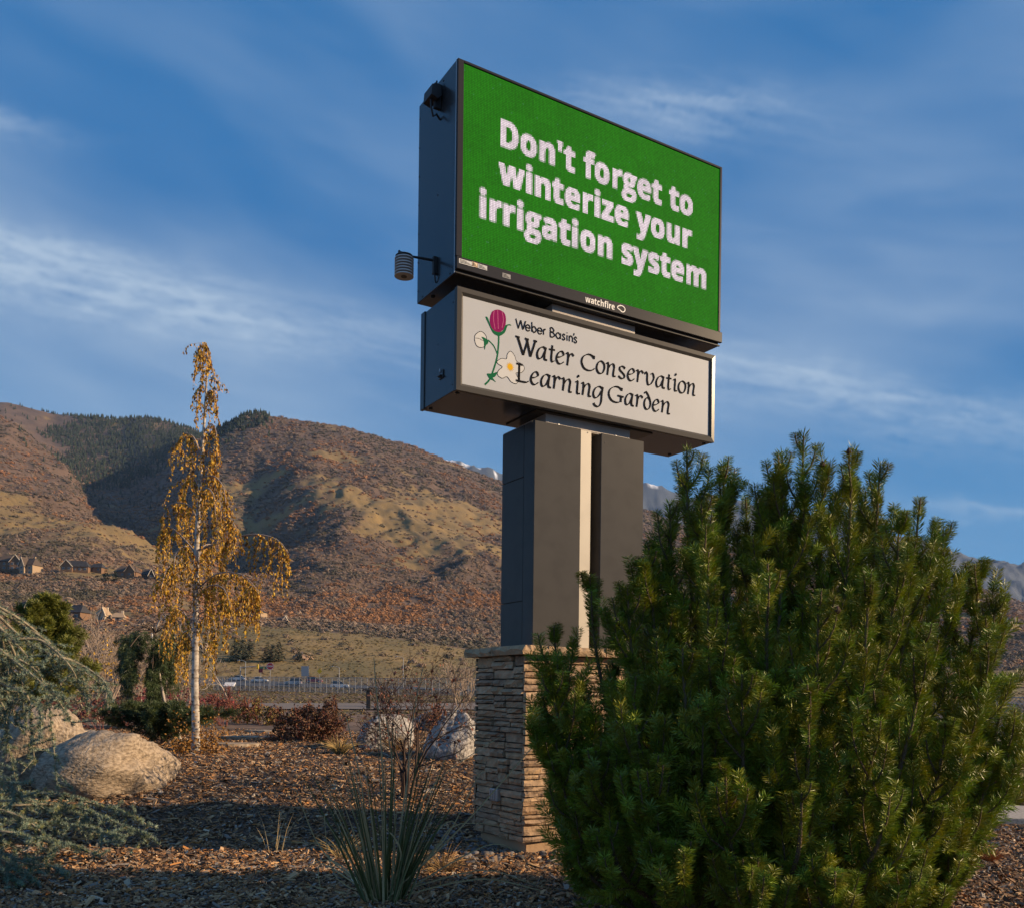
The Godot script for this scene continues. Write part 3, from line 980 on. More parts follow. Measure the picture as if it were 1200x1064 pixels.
	part("bracket", bx(Vector3(-0.07, -0.11, -0.02), Vector3(-0.001, 0.13, 0.02), 0.004), black, cam)
	var body := Buf.new()
	body.prism(PackedVector2Array([Vector2(-0.13, -0.03), Vector2(-0.12, 0.07), Vector2(-0.03, 0.09), Vector2(-0.02, -0.01), Vector2(-0.06, -0.05)]), -0.11, 0.07)
	part("housing", body, black, cam)
	var cb := Buf.new()
	cb.tube([Vector3(-0.1, -0.03, 0), Vector3(-0.11, -0.12, 0.02), Vector3(-0.08, -0.2, 0.01), Vector3(-0.04, -0.16, 0.0), Vector3(-0.002, -0.2, 0.0)], [0.011, 0.011, 0.011, 0.011, 0.011], 6)
	part("cable", cb, black, cam)
	cb = Buf.new()
	cb.tube([Vector3(-0.05, 0.07, 0), Vector3(-0.04, 0.16, 0)], [0.012, 0.009], 6)
	part("antenna", cb, black, cam)

	# stacked-plate temperature sensor on an arm
	var ws := Node3D.new()
	ws.name = "temperature_sensor"
	s.add_child(ws)
	ws.position = drop + Vector3(-1.304, 5.53, -0.30)
	var dish := mat(0.58, 0.55, 0.52, 0.5)
	for k in 7:
		var pl := Buf.new()
		pl.lathe([Vector2(0.03, 0.0), Vector2(0.092, 0.0), Vector2(0.092, 0.004), Vector2(0.084, 0.014), Vector2(0.03, 0.016)], 20, Vector3(0, k * 0.027, 0))
		part("shield_plate", pl, dish, ws)
	var rim := Buf.new()
	rim.lathe([Vector2(0.0, 0.0), Vector2(0.028, -0.004), Vector2(0.028, 0.19), Vector2(0.085, 0.192), Vector2(0.075, 0.202), Vector2(0.0, 0.206)], 20)
	part("core", rim, mat(0.10, 0.09, 0.08, 0.6), ws)
	var pv := Buf.new()
	pv.box(Vector3(-0.055, 0.218, -0.01), Vector3(0.055, 0.228, 0.01), 0.0)
	pv.box(Vector3(-0.062, 0.212, -0.012), Vector3(-0.045, 0.236, 0.012), 0.004)
	pv.box(Vector3(0.045, 0.212, -0.012), Vector3(0.062, 0.236, 0.012), 0.004)
	pv.box(Vector3(-0.006, 0.204, -0.006), Vector3(0.006, 0.22, 0.006), 0.0)
	part("bail", pv, black, ws)
	var arm := Buf.new()
	arm.tube([Vector3(0.02, 0.205, 0.0), Vector3(0.12, 0.215, 0.0), Vector3(0.335, 0.235, 0.0)], [0.008, 0.012, 0.014], 8)
	part("arm", arm, black, ws)
	part("bracket", bx(Vector3(0.30, 0.10, -0.02), Vector3(0.3385, 0.27, 0.02), 0.004), black, ws)
	var wire := Buf.new()
	wire.tube([Vector3(0.31, 0.11, 0.02), Vector3(0.325, 0.04, 0.01), Vector3(0.336, 0.02, 0.0)], [0.008, 0.008, 0.006], 6)
	part("cable", wire, black, ws)

func screw(parent: Node, p: Vector3, dirv: Vector3, r: float, m: Material) -> void:
	var b := Buf.new()
	var x := Vector3.UP if absf(dirv.y) < 0.5 else Vector3.RIGHT
	var y := dirv.cross(x)
	var ring := []
	for k in 8:
		ring.append(p + (x * cos(TAU * k / 8) + y * sin(TAU * k / 8)) * r)
	for k in 8:
		var a: Vector3 = ring[k]
		var c: Vector3 = ring[(k + 1) % 8]
		b.quad(a, c, c + dirv * r * 0.4, a + dirv * r * 0.4, a + c - p * 2.0)
		b.tri(p + dirv * r * 0.6, a + dirv * r * 0.4, c + dirv * r * 0.4, dirv)
	part("screw", b, m, parent)

func v2(a: Array) -> Array:
	var out := []
	for p in a:
		out.append(Vector2(p[0], p[1]))
	return out

func flower_print(nc: Node, z: float, ink: Material) -> void:
	var green := flat_ink(0.012, 0.13, 0.055)
	var rose := flat_ink(0.24, 0.012, 0.10)
	var pink := flat_ink(0.50, 0.12, 0.24)
	var petal := flat_ink(0.62, 0.61, 0.58)
	var yellow := flat_ink(0.75, 0.42, 0.02)
	var b := Buf.new()
	blob(b, smooth_line(v2([[0.45, 0.628], [0.39, 0.655], [0.365, 0.735], [0.385, 0.815], [0.43, 0.85], [0.478, 0.858], [0.53, 0.835], [0.545, 0.77], [0.525, 0.69]]), 6, true), z + 0.001)
	part("rose_print", b, rose, nc)
	for k in [[[0.41, 0.835], [0.405, 0.75], [0.425, 0.66]], [[0.45, 0.85], [0.455, 0.75], [0.46, 0.67]], [[0.5, 0.845], [0.515, 0.77], [0.5, 0.69]]]:
		b = Buf.new()
		pen(b, smooth_line(v2(k), 6), z + 0.0016, 0.0035, 0.0)
		part("petal_streak", b, pink, nc)
	b = Buf.new()
	pen(b, smooth_line(v2([[0.466, 0.62], [0.464, 0.51], [0.444, 0.371], [0.38, 0.186], [0.318, 0.107]]), 8), z + 0.0004, 0.0085, 0.0)
	pen(b, smooth_line(v2([[0.452, 0.43], [0.41, 0.5], [0.348, 0.542]]), 6), z + 0.0007, 0.006, 0.0)
	blob(b, smooth_line(v2([[0.45, 0.605], [0.40, 0.625], [0.35, 0.70], [0.318, 0.755], [0.345, 0.75], [0.385, 0.665], [0.45, 0.64], [0.51, 0.665], [0.535, 0.72], [0.585, 0.745], [0.605, 0.735], [0.565, 0.725], [0.535, 0.655], [0.485, 0.612]]), 5, true), z + 0.0013)
	blob(b, smooth_line(v2([[0.35, 0.535], [0.31, 0.555], [0.275, 0.555], [0.30, 0.525], [0.305, 0.48], [0.312, 0.44], [0.325, 0.485], [0.345, 0.505]]), 5, true), z + 0.0013)
	blob(b, smooth_line(v2([[0.37, 0.175], [0.34, 0.215], [0.375, 0.225], [0.41, 0.235], [0.455, 0.255], [0.43, 0.205], [0.405, 0.19], [0.44, 0.155], [0.41, 0.165]]), 5, true), z + 0.0013)
	part("stem_print", b, green, nc)
	b = Buf.new()
	var bud := smooth_line(v2([[0.25, 0.60], [0.205, 0.555], [0.205, 0.495], [0.235, 0.455], [0.295, 0.462], [0.335, 0.51], [0.325, 0.575], [0.285, 0.605]]), 6, true)
	var fl := smooth_line(v2([[0.602, 0.486], [0.648, 0.45], [0.672, 0.40], [0.735, 0.385], [0.762, 0.346], [0.725, 0.30], [0.665, 0.285], [0.69, 0.235], [0.672, 0.183], [0.612, 0.19], [0.563, 0.23], [0.51, 0.205], [0.457, 0.229], [0.47, 0.275], [0.51, 0.315], [0.462, 0.335], [0.45, 0.357], [0.50, 0.395], [0.555, 0.402], [0.565, 0.45]]), 4, true)
	blob(b, bud.slice(0, -1), z + 0.0002)
	part("bud_print", b, petal, nc)
	b = Buf.new()
	blob(b, fl.slice(0, -1), z + 0.0009)
	part("petal_print", b, petal, nc)
	b = Buf.new()
	pen(b, bud, z + 0.0011, 0.0028, 0.0)
	pen(b, smooth_line(v2([[0.21, 0.53], [0.25, 0.535], [0.30, 0.52]]), 5), z + 0.0011, 0.002, 0.0)
	part("bud_outline", b, ink, nc)
	b = Buf.new()
	pen(b, fl, z + 0.0015, 0.0026, 0.0)
	part("petal_outline", b, ink, nc)
	b = Buf.new()
	var star := []
	for k in 28:
		var r := 0.048 if k % 2 == 0 else 0.026
		star.append(Vector2(0.598 + cos(TAU * k / 28) * r, 0.332 + sin(TAU * k / 28) * r))
	blob(b, star, z + 0.0017)
	part("flower_centre", b, yellow, nc)

# ---- the pedestal the sign stands on
func stone_shape(sd: int) -> ArrayMesh:
	# one split stone, a metre wide, high and deep; its face is uneven and its edges are broken
	rng.seed = sd
	var b := Buf.new()
	var nx := 5
	var ny := 3
	var p := []
	for r in ny:
		for c in nx:
			var x := float(c) / (nx - 1) - 0.5
			var y := float(r) / (ny - 1) - 0.5
			var edge := r == 0 or r == ny - 1 or c == 0 or c == nx - 1
			var zv := 1.0 - rng.randf_range(0.0, 0.34) - (rng.randf_range(0.05, 0.32) if edge else 0.0)
			if edge:
				x *= 1.0 - rng.randf_range(0.0, 0.03)
				y *= 1.0 - rng.randf_range(0.0, 0.2)
			else:
				x += rng.randf_range(-0.06, 0.06)
				y += rng.randf_range(-0.1, 0.1)
			p.append(Vector3(x, y, zv))
	for r in ny - 1:
		for c in nx - 1:
			var a := r * nx + c
			b.quad(p[a], p[a + 1], p[a + nx + 1], p[a + nx], Vector3.BACK)
	var rim := []
	for c in nx:
		rim.append(p[c])
	for r in range(1, ny):
		rim.append(p[r * nx + nx - 1])
	for c in range(nx - 2, -1, -1):
		rim.append(p[(ny - 1) * nx + c])
	for r in range(ny - 2, 0, -1):
		rim.append(p[r * nx])
	for k in rim.size():
		var a: Vector3 = rim[k]
		var c: Vector3 = rim[(k + 1) % rim.size()]
		var m := (a + c) * 0.5
		b.quad(a, c, Vector3(c.x, c.y, 0), Vector3(a.x, a.y, 0), Vector3(m.x, m.y, 0))
	return b.mesh()

func ledge_cells(r: Rect2, out: Array) -> void:
	# breaks a wall up into long low stones of unequal size, without courses that run through
	if r.size.y > 0.34 or (r.size.y > 0.085 and r.size.y > r.size.x * 0.62):
		var f := rng.randf_range(0.32, 0.68)
		ledge_cells(Rect2(r.position, Vector2(r.size.x, r.size.y * f)), out)
		ledge_cells(Rect2(r.position + Vector2(0, r.size.y * f), Vector2(r.size.x, r.size.y * (1.0 - f))), out)
	elif r.size.x > 0.62 or (r.size.x > 0.4 and rng.randf() < 0.55):
		var f := rng.randf_range(0.3, 0.7)
		ledge_cells(Rect2(r.position, Vector2(r.size.x * f, r.size.y)), out)
		ledge_cells(Rect2(r.position + Vector2(r.size.x * f, 0), Vector2(r.size.x * (1.0 - f), r.size.y)), out)
	elif r.size.y > 0.115 or (r.size.y > 0.085 and rng.randf() < 0.5):
		var f := rng.randf_range(0.36, 0.64)
		ledge_cells(Rect2(r.position, Vector2(r.size.x, r.size.y * f)), out)
		ledge_cells(Rect2(r.position + Vector2(0, r.size.y * f), Vector2(r.size.x, r.size.y * (1.0 - f))), out)
	else:
		out.append(r)

func make_pedestal() -> void:
	var s := thing("stone_pedestal", "square pedestal of stacked tan ledge stones under the pylon sign", "pedestal", SIGN_AT, TURN)
	var x0 := -0.2028
	var x1 := 1.596
	var z0 := -0.8187
	var z1 := 0.1889
	var bump := noise_tex(noise(FastNoiseLite.TYPE_SIMPLEX, 0.012, 91, 5), [])
	var tones := []
	for k in [[0.42, 0.285, 0.165], [0.36, 0.245, 0.15], [0.47, 0.325, 0.20], [0.33, 0.225, 0.145], [0.40, 0.255, 0.145]]:
		var f := noise(FastNoiseLite.TYPE_SIMPLEX, 0.011, 100 + tones.size(), 5)
		var t := noise_tex(f, [[0.15, k[0] * 0.62, k[1] * 0.6, k[2] * 0.58], [0.5, k[0], k[1], k[2]], [0.85, k[0] * 1.25, k[1] * 1.25, k[2] * 1.25]], 256)
		tones.append(plane_map(mat(1, 1, 1, 0.92), t, bump, 1.6, 1.6, true))
	M.stone_tones = tones
	var mortar := plane_map(mat(0.10, 0.075, 0.055, 0.95), null, bump, 2.0, 0.6, true)
	var plinth := plane_map(mat(0.40, 0.26, 0.15, 0.95), null, bump, 1.2, 0.8, true)
	part("plinth", bx(Vector3(x0 + 0.06, -0.3, z0 + 0.06), Vector3(x1 - 0.06, 0.128, z1 - 0.05), 0.01), plinth, s)
	part("core", bx(Vector3(x0 + 0.035, 0.126, z0 + 0.035), Vector3(x1 - 0.035, 1.962, z1 - 0.035), 0.0), mortar, s)
	var shapes := []
	for k in 12:
		shapes.append(stone_shape(700 + k))
	var rest := Buf.new()
	for side in 4:
		rng.seed = 9100 + side
		var span: float = (x1 - x0) if side % 2 == 0 else (z1 - z0) - 0.075
		var cells := []
		ledge_cells(Rect2(0.0, 0.128, span, 1.957 - 0.128), cells)
		for cell in cells:
			var t: float = cell.position.x + cell.size.x / 2
			var yc: float = cell.position.y + cell.size.y / 2
			var dd := 0.032 + 0.05 * pow(rng.randf(), 1.4)
			var place := Transform3D()
			if side == 0:
				place = Transform3D(Basis(), Vector3(x0 + t, yc, z1 - 0.036))
			elif side == 1:
				place = Transform3D(Basis(Vector3.UP, -PI / 2), Vector3(x0 + 0.036, yc, z1 - 0.0375 - t))
			elif side == 2:
				place = Transform3D(Basis(Vector3.UP, PI), Vector3(x0 + t, yc, z0 + 0.036))
			else:
				place = Transform3D(Basis(Vector3.UP, PI / 2), Vector3(x1 - 0.036, yc, z0 + 0.0375 + t))
			place = place.rotated_local(Vector3.BACK, rng.randfn() * 0.008)
			place = place.scaled_local(Vector3(cell.size.x - rng.randf_range(0.004, 0.012), cell.size.y - rng.randf_range(0.003, 0.009), dd))
			var sh: ArrayMesh = shapes[rng.randi_range(0, 11)]
			if side < 2:
				var o := node("stone", sh, tones[rng.randi_range(0, 4)], s)
				o.transform = place
			else:
				var arr := sh.surface_get_arrays(0)
				var vs: PackedVector3Array = arr[Mesh.ARRAY_VERTEX]
				var ix: PackedInt32Array = arr[Mesh.ARRAY_INDEX]
				for q in range(0, ix.size(), 3):
					rest.tri(place * vs[ix[q]], place * vs[ix[q + 1]], place * vs[ix[q + 2]])
	var rs := part("stone_rows", rest, tones[1], s)
	rs.set_meta("kind", "stuff")
	# capping slabs with broken edges
	rng.seed = 77
	var cuts := [[x0 - 0.085, 0.02, 0.72, x1 + 0.085], [z0 - 0.085, -0.34, z1 + 0.085]]
	var slab := mat(0.42, 0.29, 0.18, 0.92)
	plane_map(slab, tones[0].albedo_texture, bump, 1.4, 1.4, true)
	for i in 3:
		for j in 2:
			var b := Buf.new()
			var lo := Vector3(cuts[0][i] + 0.003, 1.960, cuts[1][j] + 0.003)
			var hi := Vector3(cuts[0][i + 1] - 0.003, 2.052 + rng.randf_range(-0.006, 0.003), cuts[1][j + 1] - 0.003)
			var ring_lo := []
			var ring_mid := []
			var ring_hi := []
			var corners := [Vector2(lo.x, lo.z), Vector2(hi.x, lo.z), Vector2(hi.x, hi.z), Vector2(lo.x, hi.z)]
			var outer := [j == 0, i == 2, j == 1, i == 0]
			for k in 4:
				var a: Vector2 = corners[k]
				var c: Vector2 = corners[(k + 1) % 4]
				var dv := (c - a).normalized()
				var nv := Vector2(dv.y, -dv.x)
				var cnt := 9
				for m in cnt:
					var p := a.lerp(c, float(m) / cnt)
					var jag := 0.018 if outer[k] else 0.0
					var e1 := p - nv * rng.randf_range(0.2, 1.0) * jag
					var e2 := p + nv * rng.randf_range(-0.4, 0.7) * jag
					var e3 := p - nv * rng.randf_range(0.6, 2.2) * jag
					ring_lo.append(Vector3(e1.x, lo.y, e1.y))
					ring_mid.append(Vector3(e2.x, lo.y + (hi.y - lo.y) * rng.randf_range(0.35, 0.65), e2.y))
					ring_hi.append(Vector3(e3.x, hi.y, e3.y))
			var mid := (lo + hi) * 0.5
			for m in ring_lo.size():
				var m2 := (m + 1) % ring_lo.size()
				var away: Vector3 = ring_mid[m] - mid
				away.y = 0
				b.quad(ring_lo[m], ring_lo[m2], ring_mid[m2], ring_mid[m], away)
				b.quad(ring_mid[m], ring_mid[m2], ring_hi[m2], ring_hi[m], away)
				b.tri(Vector3(mid.x, hi.y, mid.z), ring_hi[m], ring_hi[m2], Vector3.UP)
				b.tri(Vector3(mid.x, lo.y, mid.z), ring_lo[m], ring_lo[m2], Vector3.DOWN)
			part("capstone", b, slab, s)
	# weatherproof socket on the shaded side
	var cover := mat(0.42, 0.41, 0.39, 0.35, 0.5)
	var out := part("power_socket", bx(Vector3(x0 - 0.045, 0.49, -0.40), Vector3(x0 + 0.01, 0.615, -0.245), 0.008), cover, s)
	part("cover_rib", bx(Vector3(x0 - 0.053, 0.505, -0.385), Vector3(x0 - 0.0445, 0.60, -0.362), 0.003), cover, out)
	part("cover_rib", bx(Vector3(x0 - 0.053, 0.505, -0.345), Vector3(x0 - 0.0445, 0.60, -0.322), 0.003), cover, out)
	part("cover_rib", bx(Vector3(x0 - 0.053, 0.505, -0.305), Vector3(x0 - 0.0445, 0.60, -0.282), 0.003), cover, out)

# ---- mulch and litter
func make_mulch() -> void:
	var shapes := []
	for k in 3:
		rng.seed = 300 + k
		var b := Buf.new()
		# a splinter of bark: a flat bar with slanting ends
		var l := 0.5
		var w: float = [0.13, 0.2, 0.09][k]
		var t: float = [0.05, 0.06, 0.05][k]
		var top := [Vector3(-l, t, -w * 0.6), Vector3(l * 0.8, t * 1.4, -w), Vector3(l, t, w * 0.5), Vector3(-l * 0.85, t * 1.3, w)]
		var low := [Vector3(-l, -t, -w * 0.7), Vector3(l * 0.85, -t, -w), Vector3(l * 0.95, -t, w * 0.6), Vector3(-l * 0.8, -t, w)]
		b.quad(top[0], top[1], top[2], top[3], Vector3.UP)
		for m in 4:
			var m2 := (m + 1) % 4
			b.quad(top[m], top[m2], low[m2], low[m], (top[m] + top[m2]) * Vector3(1, 0, 1))
		shapes.append(b.mesh())
	var chip := tinted(mat(1, 1, 1, 0.85))
	var spots := [[], [], []]
	var tints := [PackedColorArray(), PackedColorArray(), PackedColorArray()]
	rng.seed = 555
	var made := 0
	while made < 150000:
		var d := 5.2 + 15.5 * pow(rng.randf(), 1.45)
		var px := rng.randf_range(-330.0, 1420.0)
		var x := (px - 600.0) * d / FPX
		made += 1
		if x > 2.6 and d > 11.4 + 0.04 * x:
			continue
		var y := near_ground(x, d)
		var size := rng.randf_range(0.025, 0.085)
		if rng.randf() < 0.06:
			size *= 1.8
		var bs := Basis.from_euler(Vector3(rng.randfn(0.0, 0.32), rng.randf() * TAU, rng.randfn(0.0, 0.32))).scaled(Vector3.ONE * size)
		var k := rng.randi_range(0, 2)
		spots[k].append(Transform3D(bs, Vector3(x, y + rng.randf_range(0.0, 0.022), -d)))
		var pick := rng.randf()
		var c := Color(0.10, 0.055, 0.03)
		if pick < 0.30:
			c = Color(0.26, 0.145, 0.07)
		elif pick < 0.52:
			c = Color(0.46, 0.29, 0.15)
		elif pick < 0.62:
			c = Color(0.38, 0.17, 0.05)
		elif pick < 0.76:
			c = Color(0.26, 0.225, 0.19)
		elif pick < 0.79:
			c = Color(0.55, 0.45, 0.32)
		c = c * rng.randf_range(0.7, 1.3)
		tints[k].append(c)
	for k in 3:
		tag(scatter("bark_mulch", shapes[k], chip, spots[k], tints[k]), "brown shredded bark mulch covering the garden bed", "mulch", "", "stuff")
	# curled dead leaves among the bark
	var b := Buf.new()
	b.quad(Vector3(-0.5, 0.05, 0), Vector3(0, 0.0, -0.28), Vector3(0.1, 0.10, 0.0), Vector3(0, 0.02, 0.26), Vector3.UP)
	b.quad(Vector3(0.1, 0.10, 0.0), Vector3(0, 0.0, -0.28), Vector3(0.55, 0.22, -0.02), Vector3(0, 0.02, 0.26), Vector3.UP)
	var leaf := tinted(mat(1, 1, 1, 0.7))
	leaf.backlight_enabled = true
	leaf.backlight = Color(0.35, 0.25, 0.15)
	var ls := []
	var lt := PackedColorArray()
	rng.seed = 556
	for q in 15000:
		var d := 5.4 + 14.0 * pow(rng.randf(), 1.2)
		var px := rng.randf_range(-80.0, 1290.0)
		var x := (px - 600.0) * d / FPX
		if x > 2.6 and d > 11.4 + 0.04 * x:
			continue
		var bs := Basis.from_euler(Vector3(rng.randfn(0.0, 0.5), rng.randf() * TAU, rng.randfn(0.0, 0.5))).scaled(Vector3.ONE * rng.randf_range(0.03, 0.06))
		ls.append(Transform3D(bs, Vector3(x, near_ground(x, d) + rng.randf_range(0.012, 0.035), -d)))
		lt.append(Color(0.27, 0.13, 0.05) * rng.randf_range(0.5, 1.5))
	tag(scatter("dead_leaves", b.mesh(), leaf, ls, lt), "curled brown dead leaves lying on the bark mulch", "leaves", "", "stuff")
	# dark pebbles against the foot of the pedestal
	var pb := rock_mesh(900, 1, 0.35)
	var ps := []
	var pt := PackedColorArray()
	rng.seed = 557
	for q in 420:
		var u := rng.randf_range(-0.85, 1.9)
		var v := rng.randf_range(-0.35, 1.2)
		if u > -0.12 and u < 1.55 and v > -0.12:
			continue
		var w := SIGN_AT + Vector3(u * cos(TURN) - v * sin(TURN), 0, -(u * sin(TURN) + v * cos(TURN)))
		w.y = ground_y(w.x, w.z) + 0.01
		ps.append(Transform3D(Basis.from_euler(Vector3(rng.randf() * 6, rng.randf() * 6, 0)).scaled(Vector3(1, 0.7, 1.2) * rng.randf_range(0.018, 0.05)), w))
		pt.append(Color(0.13, 0.12, 0.115) * rng.randf_range(0.6, 1.7))
	tag(scatter("pebbles", pb, tinted(mat(1, 1, 1, 0.8)), ps, pt), "grey pebbles round the foot of the stone pedestal", "pebbles", "", "stuff")

# ---- rocks
func rock_mesh(sd: int, sub: int, rough: float, cuts := 5, point := 0.0) -> ArrayMesh:
	rng.seed = sd
	var f := noise(FastNoiseLite.TYPE_SIMPLEX_SMOOTH, 0.9, sd, 4)
	var dirs := []
	var lim := []
	for k in cuts:
		dirs.append(Vector3(rng.randfn(), rng.randfn() * 0.8, rng.randfn()).normalized())
		lim.append(rng.randf_range(0.62, 0.9))
	var sm := SphereMesh.new()
	sm.radial_segments = 10 * sub + 4
	sm.rings = 5 * sub + 2
	var arr := sm.get_mesh_arrays()
	var vs: PackedVector3Array = arr[Mesh.ARRAY_VERTEX]
	for k in vs.size():
		var d := vs[k].normalized()
		var r := 1.0
		for m in dirs.size():
			var dt: float = d.dot(dirs[m])
			if dt > 0.05:
				r = minf(r, lerpf(float(lim[m]) / dt, r, 0.05))
		r += rough * 0.35 * f.get_noise_3d(d.x * 1.4, d.y * 1.4, d.z * 1.4) + rough * 0.10 * f.get_noise_3d(d.x * 6.0, d.y * 6.0, d.z * 6.0)
		vs[k] = d * r
		var nip := 1.0 - point * clampf(vs[k].y + 0.2, 0.0, 1.0)
		vs[k] = Vector3(vs[k].x * nip + point * 0.35 * maxf(vs[k].y, 0.0), vs[k].y, vs[k].z * nip)
	arr[Mesh.ARRAY_VERTEX] = vs
	arr[Mesh.ARRAY_TANGENT] = null
	var st := SurfaceTool.new()
	var am := ArrayMesh.new()
	am.add_surface_from_arrays(Mesh.PRIMITIVE_TRIANGLES, arr)
	st.create_from(am, 0)
	st.generate_normals()
	return st.commit()

func make_rocks() -> void:
	var bump := noise_tex(noise(FastNoiseLite.TYPE_SIMPLEX, 0.014, 191, 6), [])
	var pits := noise_tex(noise(FastNoiseLite.TYPE_CELLULAR, 0.03, 192, 3), [])
	var tan_tex := noise_tex(noise(FastNoiseLite.TYPE_SIMPLEX, 0.012, 201, 6), [[0.2, 0.13, 0.10, 0.07], [0.42, 0.29, 0.22, 0.15], [0.6, 0.37, 0.285, 0.20], [0.85, 0.50, 0.41, 0.31]])
	var grey_tex := noise_tex(noise(FastNoiseLite.TYPE_SIMPLEX, 0.014, 207, 6), [[0.2, 0.12, 0.11, 0.10], [0.45, 0.30, 0.275, 0.25], [0.8, 0.55, 0.51, 0.46]])
	var tan_rock := plane_map(mat(1, 1, 1, 0.9), tan_tex, bump, 1.7, 1.4)
	var grey_rock := plane_map(mat(1, 1, 1, 0.9), grey_tex, bump, 0.9, 2.2)
	# [column, row of the foot, metres wide, high, deep, turn, seed, material, label]
	for r in [
		[119, 929, 1.6, 0.92, 1.25, 0.3, 41, tan_rock, "big rounded tan boulder lying nearest to the blue cedar"],
		[34, 912, 1.4, 1.15, 1.1, 2.4, 45, tan_rock, "tan boulder half hidden behind the big rounded boulder"],
		[449, 878, 1.0, 0.72, 0.8, 1.0, 52, grey_rock, "pale grey boulder with dark top beside the rust coloured shrub"],
		[531, 890, 0.92, 0.98, 0.8, 0.6, 57, grey_rock, "upright pointed grey boulder close beside the stone pedestal"],
		[508, 856, 1.0, 0.6, 0.7, 0.2, 63, grey_rock, "pale boulder lying behind the two grey boulders"],
	]:
		var p := on_ground(r[0], r[1])
		var o := node("boulder", rock_mesh(r[6], 5, 0.45, 9 if r[7] == tan_rock else 8, 0.36 if r[6] == 57 else 0.0), r[7])
		o.position = p + Vector3(0, float(r[3]) * 0.26, -0.2)
		o.rotation.y = r[5]
		o.scale = Vector3(r[2], r[3], r[4]) * 0.56
		tag(o, r[8], "boulder", "boulders in the garden bed")
	# flat stepping stones
	var flag := plane_map(mat(1, 1, 1, 0.9), tan_tex, bump, 0.7, 1.0)
	rng.seed = 818
	var names := ["long flat sandstone slab on the ground left of the birch", "flat sandstone slab behind the tan boulders", "narrow flat sandstone slab at the foot of the red shrubs", "flat sandstone slab right of the birch trunk", "pale sandstone slab between birch and rust shrub", "small sandstone slab behind the rust shrub's left end"]
	var k := 0
	for r in [[128, 852, 1.9, 0.9], [66, 858, 1.6, 0.8], [24, 868, 1.5, 0.9], [268, 874, 1.1, 0.7], [298, 866, 1.2, 0.7], [310, 858, 0.9, 0.6]]:
		var p := on_ground(r[0], r[1])
		var b := Buf.new()
		var ring := []
		for m in 9:
			var an := TAU * m / 9.0
			ring.append(Vector3(cos(an) * r[2] * 0.5 * rng.randf_range(0.82, 1.1), 0, sin(an) * r[3] * 0.5 * rng.randf_range(0.82, 1.1)))
		for m in 9:
			var a: Vector3 = ring[m]
			var c: Vector3 = ring[(m + 1) % 9]
			b.tri(Vector3(0, 0.055, 0), a + Vector3(0, 0.045, 0), c + Vector3(0, 0.045, 0), Vector3.UP)
			b.quad(a + Vector3(0, 0.045, 0), c + Vector3(0, 0.045, 0), c * 1.03 - Vector3(0, 0.15, 0), a * 1.03 - Vector3(0, 0.15, 0), a + c)
		var o := part("flagstone", b, flag)
		o.position = p
		tag(o, names[k], "flagstone", "flagstones in the garden bed")
		k += 1

# ---- growing things
func bend(pts: Array, n: int) -> Array:
	# a smooth curve of n spans through 3D points
	var out := []
	var last := pts.size() - 1
	for k in n + 1:
		var t := float(k) / n * last
		var j := mini(int(t), last - 1)
		var f := t - j
		var p0: Vector3 = pts[maxi(j - 1, 0)]
		var p1: Vector3 = pts[j]
		var p2: Vector3 = pts[j + 1]
		var p3: Vector3 = pts[mini(j + 2, last)]
		out.append(p1.cubic_interpolate(p2, p0, p3, f))
	return out

func taper(n: int, r0: float, r1: float, power := 1.0) -> Array:
	var out := []
	for k in n:
		out.append(lerpf(r0, r1, pow(float(k) / (n - 1), power)))
	return out

func frame_along(dirv: Vector3, roll := 0.0) -> Basis:
	# a basis whose y axis runs along dirv
	var y := dirv.normalized()
	var x := Vector3.RIGHT - y * y.x
	if x.length() < 0.1:
		x = Vector3.FORWARD - y * y.dot(Vector3.FORWARD)
	x = x.normalized()
	return Basis(x, y, x.cross(y)).rotated(y, roll)

func needle_sprig(sd: int, count: int, needle: float, wide: float, along: float, lean: float) -> ArrayMesh:
	# a length of shoot set all round with needles, one metre long along y before scaling
	rng.seed = sd
	var b := Buf.new()
	for k in count:
		var an := k * 2.4 + rng.randf() * 0.5
		var y := along * (k + rng.randf()) / count
		var out := Vector3(cos(an), 0, sin(an))
		var ln := needle * rng.randf_range(0.8, 1.15)
		var lv := lean + rng.randf_range(-0.22, 0.22)
		var tip := out * ln * cos(lv) + Vector3(0, ln * sin(lv) + y, 0)
		var root := out * 0.003 + Vector3(0, y, 0)
		var side := Vector3(-sin(an), 0, cos(an)).rotated((tip - root).normalized(), rng.randf() * 3.0) * wide
		var v := rng.randf_range(0.75, 1.25)
		b.col = Color(v, v, v)
		var mid := root.lerp(tip, 0.55) + out * ln * 0.05
		b.tri(root - side * 0.8, mid + side, mid - side)
		b.tri(mid - side, mid + side, tip)
	return b.mesh()

